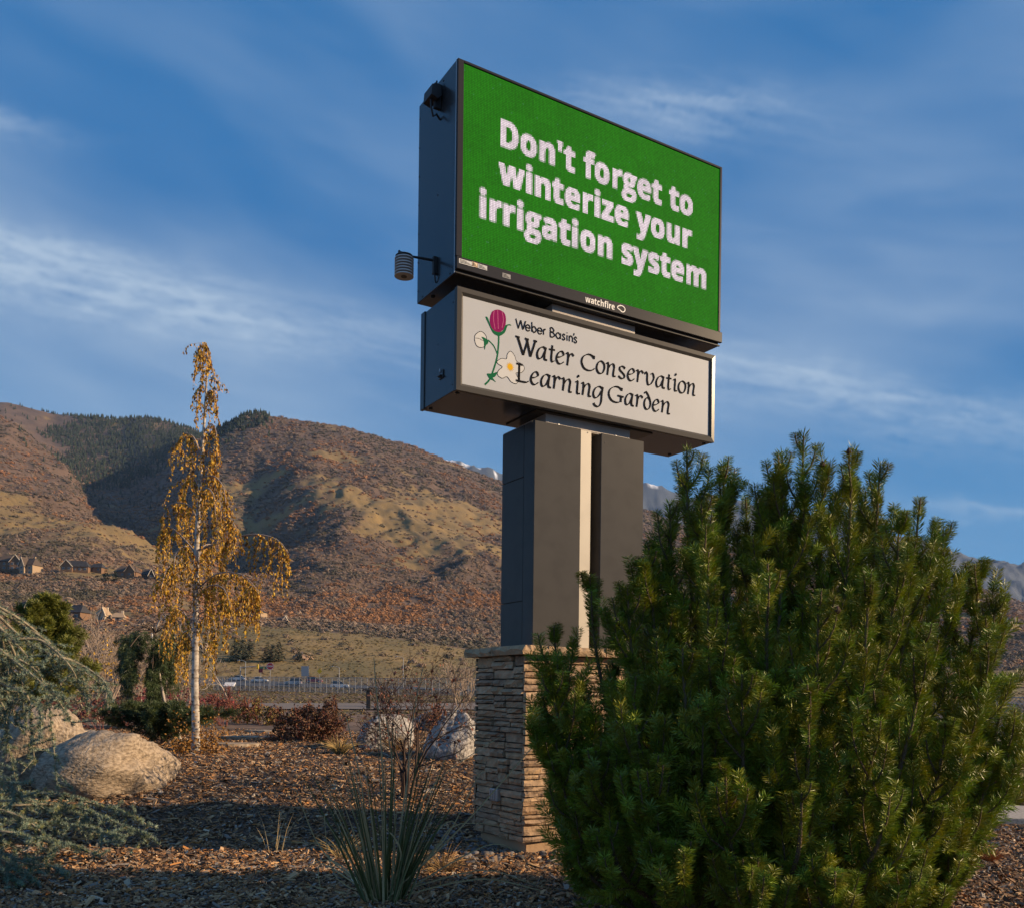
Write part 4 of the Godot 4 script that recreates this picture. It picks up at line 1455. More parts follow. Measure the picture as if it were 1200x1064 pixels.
func make_pine() -> void:
	var foot := Vector3(1.75, 0.0, -6.3)
	foot.y = ground_y(foot.x, foot.z) - 0.03
	var s := thing("mugo_pine", "large dense green pine bush with upright candles before the sign", "pine", foot)
	var bark := mat(0.13, 0.085, 0.055, 0.9)
	# tips of the leaders as [picture column, row, metres away]
	var tips := [[805, 527, 7.0], [848, 545, 7.2], [785, 590, 6.9], [822, 590, 6.6], [762, 648, 6.6], [735, 690, 6.5], [690, 676, 6.8], [648, 738, 6.7], [645, 790, 6.4], [648, 850, 6.4], [655, 905, 6.2], [875, 585, 7.7], [895, 590, 7.3], [917, 533, 6.9], [942, 511, 7.0], [965, 548, 7.1], [1000, 527, 6.9], [1032, 545, 7.2], [1078, 588, 7.0], [1106, 620, 7.2], [1055, 605, 6.5], [1150, 662, 7.3], [1168, 705, 7.0], [1160, 760, 6.6], [1186, 838, 7.0], [1180, 800, 7.4], [1170, 880, 6.8], [1148, 950, 6.6], [1125, 1010, 6.4], [1110, 1050, 6.3],
		[830, 690, 5.9], [900, 660, 5.9], [960, 700, 5.7], [1020, 670, 5.9], [1085, 740, 5.9], [800, 760, 5.7], [870, 790, 5.5], [950, 810, 5.4], [1030, 820, 5.5], [1110, 850, 5.9], [740, 790, 5.8], [698, 880, 5.8], [760, 890, 5.5], [850, 900, 5.3], [940, 930, 5.2], [1040, 930, 5.4], [1090, 950, 5.8], [715, 980, 5.6], [790, 1000, 5.3], [880, 1030, 5.2], [980, 1035, 5.2], [1070, 1030, 5.5], [690, 940, 6.4], [680, 1000, 6.2],
		[840, 620, 8.0], [930, 600, 8.2], [1010, 610, 8.2], [1080, 660, 8.0], [760, 720, 7.9], [720, 780, 7.6], [790, 800, 8.3], [1130, 760, 8.0], [1150, 850, 7.8], [880, 720, 8.5], [970, 720, 8.5], [1050, 780, 8.4], [850, 850, 8.5], [950, 880, 8.6], [1060, 900, 8.3], [700, 880, 7.5], [740, 960, 7.6], [1120, 960, 7.6], [905, 560, 7.4], [1015, 575, 7.5]]
	var limbs := Buf.new()
	var spots := [[], [], []]
	var tints := [PackedColorArray(), PackedColorArray(), PackedColorArray()]
	rng.seed = 2024
	var twigs := []
	var limb_parts := []
	for t in tips:
		var tip: Vector3 = at(t[0], t[1], 6.4 + (t[2] - 7.0) * 0.85) - foot
		var flat := Vector3(tip.x, 0, tip.z)
		var root := Vector3(rng.randf_range(-0.12, 0.12), 0.0, rng.randf_range(-0.12, 0.12))
		var c1 := flat * 0.55 + Vector3(0, tip.y * 0.22 + 0.08, 0)
		var c2 := flat * 0.9 + Vector3(0, tip.y * 0.66, 0)
		c1 += Vector3(rng.randfn(), rng.randfn(), rng.randfn()) * 0.05
		var line := bend([root, c1, c2, tip], 18)
		var lb := Buf.new()
		lb.tube(line, taper(19, 0.034, 0.006, 0.8), 6)
		limb_parts.append(lb)
		var tall := tip.length()
		for k in range(5, 19):
			var dirv: Vector3 = (line[mini(k + 1, 18)] - line[k - 1]).normalized()
			var f := k / 18.0
			if f > 0.5:
				twigs.append([line[k - 1], line[k], 1.0 if f > 0.9 else 0.9])
			if f < 0.97:
				for m in 3:
					if rng.randf() < (0.52 if f > 0.5 else 0.5):
						continue
					var az := rng.randf() * TAU
					var sidev := (frame_along(dirv, az) * Vector3.RIGHT)
					var go := (dirv * 0.55 + sidev * 0.75 + Vector3.UP * 0.5).normalized()
					var ln := tall * (1.0 - f) * rng.randf_range(0.35, 0.62) + rng.randf_range(0.03, 0.07)
					ln = minf(ln, 0.55)
					var a: Vector3 = line[k]
					var mid := a + go * ln * 0.55
					var end := mid + (go * 0.45 + Vector3.UP * 0.8).normalized() * ln * 0.5
					var sub := bend([a, mid, end], 5)
					lb.tube(sub, taper(6, 0.009, 0.004), 4, false)
					for q in 5:
						twigs.append([sub[q], sub[q + 1], 1.0])
						if ln > 0.3 and q > 0 and q < 4:
							var g2: Vector3 = ((sub[q + 1] - sub[q]).normalized() * 0.7 + Vector3(rng.randfn(), rng.randfn() + 0.4, rng.randfn()) * 0.55).normalized()
							var l2 := ln * rng.randf_range(0.22, 0.42)
							twigs.append([sub[q + 1], sub[q + 1] + g2 * l2 * 0.5, 1.0])
							twigs.append([sub[q + 1] + g2 * l2 * 0.5, sub[q + 1] + (g2 + Vector3.UP * 0.3).normalized() * l2, 1.0])
	for w in twigs:
		var a: Vector3 = w[0]
		var e: Vector3 = w[1]
		var l := a.distance_to(e)
		var n := maxi(1, roundi(l / 0.10))
		for k in n:
			var p := a.lerp(e, float(k) / n)
			var thick := rng.randf_range(0.85, 1.15)
			var v := rng.randi_range(0, 2)
			spots[v].append(Transform3D(frame_along(e - a, rng.randf() * TAU).scaled_local(Vector3(thick, (l / n) / 0.10, thick)), p))
			var g := rng.randf_range(0.6, 1.3)
			tints[v].append(Color(0.20 * g * rng.randf_range(0.8, 1.35), 0.255 * g, 0.02 * g))
	for lb in limb_parts:
		part("branch", lb, bark, s)
	var trunk := Buf.new()
	trunk.tube([Vector3(0, -0.1, 0), Vector3(0.02, 0.12, 0.0), Vector3(0, 0.35, 0.01)], [0.14, 0.11, 0.06], 9)
	part("trunk", trunk, bark, s)
	var green := tinted(mat(1, 1, 1, 0.45))
	green.metallic_specular = 0.45
	green.backlight_enabled = true
	green.backlight = Color(0.5, 0.5, 0.2)
	M.needles = green
	M.sprig = []
	for k in 3:
		M.sprig.append(needle_sprig(60 + k, 68, 0.064, 0.0031, 0.105, 0.74))
		scatter("needles", M.sprig[k], green, spots[k], tints[k], s)
	# brown cones and buds
	rng.seed = 31
	var cone := Buf.new()
	cone.lathe([Vector2(0.0, -0.02), Vector2(0.016, -0.012), Vector2(0.02, 0.0), Vector2(0.013, 0.018), Vector2(0.0, 0.03)], 7)
	var cm := cone.mesh()
	for k in 26:
		var w: Array = twigs[rng.randi_range(0, twigs.size() - 1)]
		var o := node("cone", cm, mat(0.09, 0.035, 0.025, 0.8), s)
		o.position = w[1]
	print("pine twigs ", twigs.size())

func make_birch() -> void:
	var d := 15.6
	var foot := on_ground(229, 881)
	d = -foot.z
	var s := thing("weeping_birch", "slender weeping birch with white trunk and hanging golden leaves", "tree", foot)
	var white := noise_tex(noise(FastNoiseLite.TYPE_SIMPLEX, 0.02, 401, 4), [[0.25, 0.16, 0.12, 0.09], [0.42, 0.40, 0.34, 0.27], [0.7, 0.54, 0.49, 0.42]], 256)
	var bark := plane_map(mat(1, 1, 1, 0.8), white, null, 1.5)
	bark.uv1_scale = Vector3(1.6, 2.4, 1.6)
	var twig := mat(0.30, 0.24, 0.20, 0.8)
	var T := [[229, 884, 6.5], [229, 850, 6.0], [228, 800, 5.3], [229, 740, 4.8], [229, 680, 4.2], [231, 620, 3.6], [234, 570, 3.0], [236, 535, 2.6], [239, 495, 2.0], [241, 460, 1.5], [243, 430, 1.1], [242, 406, 0.7]]
	var pts := []
	var rad := []
	for t in T:
		pts.append(at(t[0], t[1], d) - foot)
		rad.append(t[2] * 0.8 * d / FPX)
	var b := Buf.new()
	b.tube(pts, rad, 10)
	part("trunk", b, bark, s)
	rng.seed = 777
	# [depth offset at the end, points of the branch in the picture]
	var arcs := [
		[0.1, [[238, 508], [247, 497], [253, 507], [254, 535]]], [-0.3, [[234, 532], [226, 512], [214, 509], [207, 524]]], [0.3, [[235, 560], [250, 558], [261, 570], [264, 590]]],
		[-0.5, [[232, 600], [216, 590], [198, 592], [187, 612]]], [0.5, [[231, 624], [252, 612], [268, 606], [277, 622]]], [0.2, [[230, 645], [262, 634], [296, 626], [324, 632], [339, 650]]],
		[-0.6, [[230, 648], [210, 626], [194, 616], [184, 634]]], [0.7, [[229, 692], [255, 672], [284, 674], [303, 694]]], [-0.2, [[229, 722], [258, 706], [284, 696], [301, 690]]], [0.6, [[229, 676], [211, 660], [196, 666], [188, 690]]],
		[-0.8, [[229, 746], [214, 716], [200, 716], [190, 740]]], [0.9, [[229, 700], [246, 686], [262, 690], [270, 712]]], [-0.9, [[231, 610], [224, 596], [216, 604], [212, 628]]], [0.8, [[232, 586], [241, 572], [250, 580], [252, 604]]],
		[0.3, [[240, 470], [245, 458], [250, 462], [251, 480]]], [-0.3, [[241, 462], [236, 452], [231, 460], [230, 482]]], [0.2, [[242, 436], [247, 430], [250, 438], [251, 455]]], [-0.2, [[242, 420], [238, 412], [235, 418], [233, 430]]], [0.1, [[243, 408], [240, 402], [236, 405], [234, 412]]],
		[-0.5, [[230, 660], [238, 640], [250, 640], [256, 660]]], [0.4, [[229, 740], [240, 722], [250, 728], [253, 750]]], [0.7, [[229, 655], [219, 640], [206, 648], [203, 672]]], [-0.4, [[233, 575], [226, 556], [217, 560], [214, 582]]], [-0.7, [[229, 770], [220, 742], [212, 746], [208, 772]]], [0.0, [[236, 540], [243, 528], [250, 536], [252, 560]]],
	]
	var spots := []
	var tints := PackedColorArray()
	var k := 0
	for a in arcs:
		var raw := []
		for m in a[1].size():
			var q: Array = a[1][m]
			raw.append(at(q[0], q[1], d - a[0] * m / (a[1].size() - 1.0) * 1.2) - foot)
		var line := bend(raw, 12)
		var br := Buf.new()
		br.tube(line, taper(13, 0.022 if a[1].size() > 4 else 0.015, 0.004), 5)
		var high: bool = a[1][0][1] < 520
		for m in range(3, 13):
			for q in (4 if a[1][-1][0] > 298 else 2):
				if rng.randf() < (0.5 if high else 0.38):
					continue
				# a hanging twig that swings out a little from the branch before it drops
				var p: Vector3 = line[m].lerp(line[m - 1], rng.randf())
				var ln := rng.randf_range(0.14, 0.4) if high else rng.randf_range(0.25, 0.85)
				var sway := Vector3(rng.randfn(), 0, rng.randfn()) * 0.07
				var hang := bend([p, p + sway + Vector3(0, -ln * 0.3, 0), p + sway * 1.5 + Vector3(0, -ln, 0)], 4)
				br.tube(hang, taper(5, 0.0035, 0.0015), 3, false)
				var n := int(ln / 0.026)
				for z in n:
					var f := (z + 0.5) / n
					var pos: Vector3 = hang[0].lerp(hang[2], f * 2.0) if f < 0.5 else hang[2].lerp(hang[4], f * 2.0 - 1.0)
					for twice in 2:
						var bs := Basis.from_euler(Vector3(rng.randfn(0.0, 0.35), rng.randf() * TAU, rng.randfn(0.0, 0.35))).scaled(Vector3(1, rng.randf_range(0.7, 1.3), 1) * rng.randf_range(0.034, 0.056))
						spots.append(Transform3D(bs, pos + Vector3(rng.randfn(), rng.randfn(), rng.randfn()) * 0.014))
						var g := rng.randf_range(0.55, 1.25)
						tints.append(Color(0.62 * g, 0.37 * g * rng.randf_range(0.85, 1.1), 0.03 * g) if rng.randf() < 0.8 else Color(0.16 * g, 0.085 * g, 0.02 * g))
		part("branch", br, twig, s)
		k += 1
	# golden leaves caught round the foot of the trunk
	for q in 700:
		var an := rng.randf() * TAU
		var r := 0.12 + 0.4 * rng.randf()
		var pos := Vector3(cos(an) * r, rng.randf() * rng.randf() * 0.75, sin(an) * r)
		spots.append(Transform3D(Basis.from_euler(Vector3(rng.randfn(), rng.randf() * TAU, rng.randfn())).scaled(Vector3.ONE * rng.randf_range(0.04, 0.06)), pos))
		tints.append(Color(0.36, 0.17, 0.025) * rng.randf_range(0.5, 1.2))
	var lf := Buf.new()
	lf.tri(Vector3.ZERO, Vector3(-0.34, -0.45, 0.05), Vector3(0.0, -0.5, -0.08))
	lf.tri(Vector3.ZERO, Vector3(0.0, -0.5, -0.08), Vector3(0.34, -0.45, 0.05))
	lf.tri(Vector3(-0.34, -0.45, 0.05), Vector3(0, -1.1, 0), Vector3(0.0, -0.5, -0.08))
	lf.tri(Vector3(0.34, -0.45, 0.05), Vector3(0.0, -0.5, -0.08), Vector3(0, -1.1, 0))
	M.leaf_shape = lf.mesh()
	var gold := tinted(mat(1, 1, 1, 0.6))
	gold.backlight_enabled = true
	gold.backlight = Color(0.7, 0.6, 0.4)
	M.leaf = gold
	scatter("leaves", M.leaf_shape, gold, spots, tints, s)
	print("birch leaves ", spots.size())

func make_cedar() -> void:
	var foot := Vector3(-5.1, 0, -7.6)
	foot.y = ground_y(foot.x, foot.z)
	var s := thing("weeping_cedar", "blue green weeping cedar with drooping tufted branches at the edge", "cedar", foot)
	var bark := mat(0.30, 0.25, 0.17, 0.85)
	rng.seed = 4321
	var tr := Buf.new()
	tr.tube(bend([Vector3(0, -0.1, 0), Vector3(0.1, 0.8, -0.1), Vector3(-0.05, 1.5, 0), Vector3(0.25, 2.2, -0.1), Vector3(0.5, 2.35, 0)], 14), taper(15, 0.09, 0.035), 8)
	part("trunk", tr, mat(0.16, 0.13, 0.11, 0.9), s)
	# drooping branches as [metres away, thickness of tufts, points in the picture]
	var lines := [
		[7.6, 1.0, [[-70, 690], [-20, 705], [25, 745], [62, 768], [104, 790], [136, 815]]], [7.4, 1.0, [[-70, 690], [-10, 725], [30, 770], [50, 800], [58, 850], [66, 934]]], [7.7, 1.0, [[-60, 700], [-5, 740], [14, 790], [12, 860], [20, 925]]],
		[7.3, 1.0, [[-50, 720], [0, 760], [40, 790], [70, 815], [82, 850]]], [7.8, 1.0, [[-20, 705], [35, 735], [75, 765], [98, 800], [104, 838]]], [7.5, 1.0, [[-40, 735], [-5, 790], [10, 820], [16, 850]]], [7.2, 1.0, [[-60, 730], [-20, 790], [25, 810], [45, 830], [50, 870]]],
		[7.6, 1.0, [[-50, 690], [5, 715], [48, 750], [70, 790], [76, 830]]], [7.4, 1.0, [[-40, 770], [0, 800], [30, 815], [38, 860], [40, 900]]], [7.5, 0.9, [[60, 768], [85, 775], [118, 800], [126, 830]]], [7.1, 1.0, [[-60, 760], [-30, 830], [-8, 870], [0, 920]]], [7.7, 1.0, [[-30, 700], [10, 750], [22, 800], [28, 840]]],
		[7.3, 1.0, [[-60, 745], [-15, 765], [18, 772], [44, 792], [54, 822]]], [7.6, 1.0, [[-45, 705], [-8, 728], [8, 760], [6, 812], [-2, 850]]], [7.4, 0.9, [[20, 745], [46, 752], [80, 782], [92, 815]]], [7.3, 1.0, [[-60, 780], [-25, 800], [2, 830], [8, 880]]],
		[8.7, 1.25, [[-60, 935], [10, 932], [70, 930], [115, 942], [150, 956], [178, 965]]], [8.5, 1.25, [[-50, 950], [20, 945], [80, 945], [125, 960], [160, 972], [178, 981]]], [8.3, 1.25, [[-50, 960], [10, 962], [60, 965], [105, 972], [146, 988]]], [8.0, 1.25, [[-60, 975], [0, 975], [45, 985], [85, 990], [118, 1004]]],
		[7.6, 1.2, [[-60, 985], [-10, 995], [25, 1008], [60, 1018], [82, 1040]]], [7.2, 1.2, [[-60, 1000], [-20, 1015], [10, 1030], [24, 1060]]], [8.6, 1.2, [[-40, 920], [0, 925], [40, 940], [66, 962], [80, 992]]], [8.2, 1.2, [[-40, 940], [20, 955], [50, 985], [60, 1025]]], [7.8, 1.2, [[-60, 965], [-5, 985], [30, 1000], [38, 1045]]],
		[8.5, 1.2, [[-20, 945], [30, 938], [60, 948], [95, 955], [120, 975]]], [7.3, 1.2, [[-50, 1010], [-10, 1005], [20, 1020], [45, 1050]]], [7.0, 1.0, [[-60, 900], [-20, 905], [10, 918], [26, 945]]],
	]
	# the side away from the picture's middle droops the same way
	for k in 14:
		var px := rng.randf_range(-190.0, -70.0)
		var top := rng.randf_range(690.0, 760.0)
		var end := px - rng.randf_range(20.0, 130.0)
		lines.append([7.5 + rng.randfn() * 0.5, 1.0, [[-110, 700], [lerpf(-110, px, 0.6), top - 8], [px, top + 30], [lerpf(px, end, 0.7), top + 90], [end, top + rng.randf_range(130.0, 240.0)]]])
	var spots := []
	var tints := PackedColorArray()
	for l in lines:
		var raw := []
		for q in l[2]:
			var w := at(q[0] + rng.randfn() * 2.0, q[1] + rng.randfn() * 2.0, float(l[0]) + rng.randfn() * 0.12)
			w.y = maxf(w.y, ground_y(w.x, w.z) + 0.05)
			raw.append(w - foot)
		var line := bend(raw, 26)
		var br := Buf.new()
		br.tube(line, taper(27, 0.016, 0.0035), 5)
		for k in range(1, 26):
			# side twigs with their own tufts
			if rng.randf() < 0.9:
				var go := Vector3(rng.randfn() * 0.7, -0.35 + rng.randfn() * 0.4, rng.randfn() * 0.7).normalized()
				var ln := rng.randf_range(0.06, 0.24)
				var e: Vector3 = line[k] + go * ln + Vector3(0, -0.12 * ln, 0)
				br.tube([line[k], e], [0.004, 0.002], 3, false)
				for z in int(ln / 0.016):
					tuft(spots, tints, line[k].lerp(e, (z + 0.6) * 0.016 / ln), go, l[1])
			var seg: Vector3 = line[k + 1] - line[k]
			for z in maxi(1, int(seg.length() / 0.011)):
				tuft(spots, tints, line[k] + seg * rng.randf(), seg, l[1])
		part("branch", br, bark, s)
	rng.seed = 60
	var b := Buf.new()
	for k in 20:
		var an := rng.randf() * TAU
		var up := rng.randf_range(0.15, 1.3)
		var tip := Vector3(cos(an) * cos(up), sin(up), sin(an) * cos(up)) * rng.randf_range(0.75, 1.1)
		var side := Vector3(-sin(an), 0, cos(an)) * 0.06
		b.tri(-side, side, tip)
	var blue := tinted(mat(1, 1, 1, 0.6))
	blue.backlight_enabled = true
	blue.backlight = Color(0.25, 0.3, 0.25)
	scatter("needles", b.mesh(), blue, spots, tints, s)
	print("cedar tufts ", spots.size())

func tuft(spots: Array, tints: PackedColorArray, p: Vector3, along: Vector3, size: float) -> void:
	var up := (Vector3.UP * 0.7 + Vector3(rng.randfn(), rng.randfn(), rng.randfn()) * 0.7).normalized()
	spots.append(Transform3D(frame_along(up, rng.randf() * TAU).scaled(Vector3.ONE * size * rng.randf_range(0.026, 0.040)), p))
	var g := rng.randf_range(0.7, 1.25)
	tints.append(Color(0.20 * g, 0.26 * g, 0.19 * g) if rng.randf() < 0.86 else Color(0.24 * g, 0.25 * g, 0.09 * g))

func blade(b: Buf, line: Array, w0: float, face: Vector3) -> void:
	# a grass-like leaf, gutter shaped, along the points of line
	var n := line.size()
	for k in n - 1:
		var t: Vector3 = (line[k + 1] - line[k]).normalized()
		var side := t.cross(face).normalized()
		var lift := side.cross(t)
		var wa := w0 * (1.0 - pow(float(k) / (n - 1), 1.6))
		var wb := w0 * (1.0 - pow(float(k + 1) / (n - 1), 1.6))
		var a: Vector3 = line[k]
		var c: Vector3 = line[k + 1]
		b.quad(a, c, c + side * wb + lift * wb * 0.5, a + side * wa + lift * wa * 0.5, lift)
		b.quad(a, c, c - side * wb + lift * wb * 0.5, a - side * wa + lift * wa * 0.5, lift)

func make_yucca() -> void:
	var foot := on_ground(452, 1058)
	var s := thing("red_yucca", "clump of stiff upright green leaves with dry curling blades before the sign", "yucca", foot)
	rng.seed = 97
	var d := -foot.z
	for k in 78:
		# [tip in the picture] spread like a fan
		var f := rng.randf_range(-1.0, 1.0)
		var ln := rng.randf_range(0.8, 1.62) * (1.0 - 0.22 * absf(f))
		var lean := f * 0.42 + rng.randfn() * 0.05
		var dz := rng.randfn() * 0.16
		var root := Vector3(f * 0.12 + rng.randfn() * 0.02, -0.02, rng.randfn() * 0.06)
		var up := Vector3(sin(lean), cos(lean), dz).normalized()
		var line := bend([root, root + up * ln * 0.5, root + up * ln + Vector3(signf(f) * 0.05 * absf(f), -0.03, 0)], 6)
		var b := Buf.new()
		blade(b, line, rng.randf_range(0.006, 0.0115), Vector3(rng.randfn() * 0.4, 0, 1).normalized())
		var tone := rng.randf()
		var m: Material = M.yucca_a if tone < 0.45 else (M.yucca_b if tone < 0.7 else M.straw)
		part("leaf", b, m, s)
	# dry blades that arch over and touch the mulch
	var dry := [[[470, 1040], [540, 1005], [590, 990], [640, 1030]], [[480, 1040], [560, 1020], [620, 1035], [648, 1060]], [[440, 1050], [400, 1015], [372, 1010], [330, 1040]], [[470, 1045], [520, 985], [560, 910], [574, 905]], [[450, 1045], [430, 1000], [395, 990], [300, 985]], [[490, 1050], [560, 1030], [640, 1050], [690, 1062]], [[430, 1060], [395, 1030], [380, 960], [386, 955]], [[440, 1055], [380, 1000], [352, 940], [340, 905]], [[480, 1050], [540, 970], [620, 880], [632, 868]], [[470, 1050], [500, 930], [575, 870], [590, 865]], [[430, 1055], [378, 1012], [376, 1060], [378, 1064]], [[465, 1050], [470, 1000], [450, 970], [445, 990]], [[480, 1050], [500, 990], [530, 962], [552, 1000]], [[430, 1060], [370, 1040], [345, 1050], [335, 1062]], [[475, 1050], [505, 1000], [540, 965], [628, 975]]]
	for r in dry:
		var raw := []
		var dd := d + rng.randf_range(-0.15, 0.5)
		for q in r:
			var w := at(q[0], q[1], dd)
			w.y = maxf(w.y, ground_y(w.x, w.z) + 0.015)
			raw.append(w - foot)
		raw[0] = Vector3(rng.randfn() * 0.06, 0, rng.randfn() * 0.04)
		var b := Buf.new()
		blade(b, bend(raw, 12), rng.randf_range(0.005, 0.009), Vector3(0, 0.5, 1).normalized())
		part("dry_leaf", b, M.straw, s)
	# old flower stalks
	for r in [[[452, 1050], [448, 900], [440, 800], [438, 770]], [[470, 1050], [478, 900], [486, 830], [496, 780]], [[440, 1050], [425, 930], [408, 850], [404, 838]], [[462, 1050], [462, 930], [455, 860], [452, 842]]]:
		var raw := []
		for q in r:
			raw.append(at(q[0], q[1], d) - foot)
		raw[0].y = -0.02
		var b := Buf.new()
		b.tube(bend(raw, 8), taper(9, 0.006, 0.003), 5)
		part("flower_stalk", b, M.straw, s)

func grass_clump(called: String, label: String, foot: Vector3, n: int, tall: float, spread: float, m: Material, sd: int, width := 0.003) -> void:
	rng.seed = sd
	var s := thing(called, label, "grass", foot)
	var b := Buf.new()
	for k in n:
		var an := rng.randf() * TAU
		var lean := spread * sqrt(rng.randf())
		var ln := tall * rng.randf_range(0.6, 1.1)
		var go := Vector3(cos(an) * sin(lean), cos(lean), sin(an) * sin(lean))
		var root := Vector3(cos(an), 0, sin(an)) * rng.randf() * tall * 0.22
		var tip := root + go * ln + Vector3(cos(an), -0.6, sin(an)) * ln * lean * 0.35
		tip.y = maxf(tip.y, 0.01)
		var g := rng.randf_range(0.7, 1.25)
		b.col = Color(g, g, g)
		blade(b, bend([root, root + go * ln * 0.55, tip], 4), width, Vector3(rng.randfn(), 0.3, rng.randfn()).normalized())
	var o := part("blades", b, m, s)
	o.set_meta("kind", "stuff")

func branching(b: Buf, tips: Array, p: Vector3, dirv: Vector3, ln: float, r: float, depth: int, wild: float, rise: float, least := 0.002) -> void:
	r = maxf(r, least)
	var n := 4
	var line := [p]
	var q := p
	var go := dirv
	for k in n:
		go = (go + Vector3(rng.randfn(), rng.randfn() + rise, rng.randfn()) * wild).normalized()
		q += go * ln / n
		line.append(q)
	b.tube(line, taper(n + 1, r, maxf(r * 0.55, least * 0.7)), 5 if r > 0.015 else 3, false)
	if depth == 0:
		tips.append([q, go])
		return
	for k in rng.randi_range(2, 3):
		var m := rng.randi_range(2, n)
		var out := Vector3(rng.randfn(), rng.randfn(), rng.randfn()).normalized()
		branching(b, tips, line[m], (go + out * 0.75).normalized(), ln * rng.randf_range(0.55, 0.8), r * 0.55, depth - 1, wild, rise, least)

func bare_shrub(called: String, label: String, category: String, foot: Vector3, tall: float, wide: float, stems: int, depth: int, m: Material, sd: int, leafy := 0, leaf_col := Color.BLACK, group := "", leaf_size := 0.05) -> Node3D:
	rng.seed = sd
	var s := thing(called, label, category, foot, 0.0, group)
	var tips := []
	var b := Buf.new()
	for k in stems:
		var an := rng.randf() * TAU
		var lean := atan2(wide * 0.5, tall) * 1.35 * sqrt(rng.randf())
		var go := Vector3(cos(an) * sin(lean), cos(lean), sin(an) * sin(lean))
		branching(b, tips, Vector3(cos(an), 0, sin(an)) * 0.04 * wide - Vector3(0, 0.03, 0), go, tall * rng.randf_range(0.34, 0.46), tall * 0.0085, depth, 0.13, 0.25, absf(foot.z) * 0.00034)
	part("branches", b, m, s).set_meta("kind", "stuff")
	if leafy > 0:
		var spots := []
		var tints := PackedColorArray()
		for k in leafy:
			var t: Array = tips[rng.randi_range(0, tips.size() - 1)]
			var p: Vector3 = t[0] - t[1] * rng.randf() * tall * 0.22 + Vector3(rng.randfn(), rng.randfn(), rng.randfn()) * tall * 0.03
			p.y = maxf(p.y, 0.02)
			spots.append(Transform3D(Basis.from_euler(Vector3(rng.randfn(), rng.randf() * TAU, rng.randfn())).scaled(Vector3.ONE * leaf_size * rng.randf_range(0.6, 1.3)), p))
			tints.append(leaf_col * rng.randf_range(0.5, 1.5))
		scatter("leaves", M.leaf_shape, M.leaf_dull, spots, tints, s)
	return s

func conifer(called: String, label: String, foot: Vector3, tall: float, wide: float, limbs: int, tint: Color, droop: float, sd: int, size := 1.0, low := 0.06) -> Node3D:
	# a conifer with limbs in loose whorls, every limb feathered with needle sprigs
	rng.seed = sd
	var s := thing(called, label, "conifer", foot)
	var tr := Buf.new()
	tr.tube([Vector3(0, -0.1, 0), Vector3(rng.randfn() * 0.02, tall * 0.5, 0), Vector3(0, tall * 0.97, 0)], [tall * 0.02 + 0.02, tall * 0.012 + 0.012, 0.008], 7)
	var spots := []
	var tints := PackedColorArray()
	for k in limbs:
		var f := low + (1.0 - low) * (k + rng.randf()) / limbs
		var y := tall * f
		var reach := wide * 0.5 * pow(1.0 - f, 0.7) * rng.randf_range(0.7, 1.15) + 0.05
		var an := k * 2.4 + rng.randf() * 0.8
		var out := Vector3(cos(an), 0, sin(an))
		var line := bend([Vector3(0, y, 0), out * reach * 0.5 + Vector3(0, y + reach * (0.22 - droop * 0.3), 0), out * reach + Vector3(0, y + reach * (0.3 - droop), 0)], 7)
		tr.tube(line, taper(8, 0.012 + tall * 0.003, 0.004), 4, false)
		for m in range(1, 8):
			for q in 4:
				var go: Vector3 = ((line[m] - line[m - 1]).normalized() + Vector3(rng.randfn(), rng.randfn() + 0.25 - droop, rng.randfn()) * 0.65).normalized()
				var l2 := reach * rng.randf_range(0.10, 0.24) + 0.04 * size
				var n := maxi(1, int(l2 / (0.10 * size)))
				for z in n:
					spots.append(Transform3D(frame_along(go, rng.randf() * TAU).scaled_local(Vector3.ONE * size * rng.randf_range(0.85, 1.15)), line[m] + go * l2 * z / n))
					tints.append(tint * rng.randf_range(0.65, 1.35))
	part("trunk", tr, M.dark_bark, s)
	scatter("needles", M.sprig[0], M.needles, spots, tints, s)
	return s

func flat(px: float, d: float) -> Vector3:
	var x := (px - 600.0) * d / FPX
	return Vector3(x, ground_y(x, -d), -d)

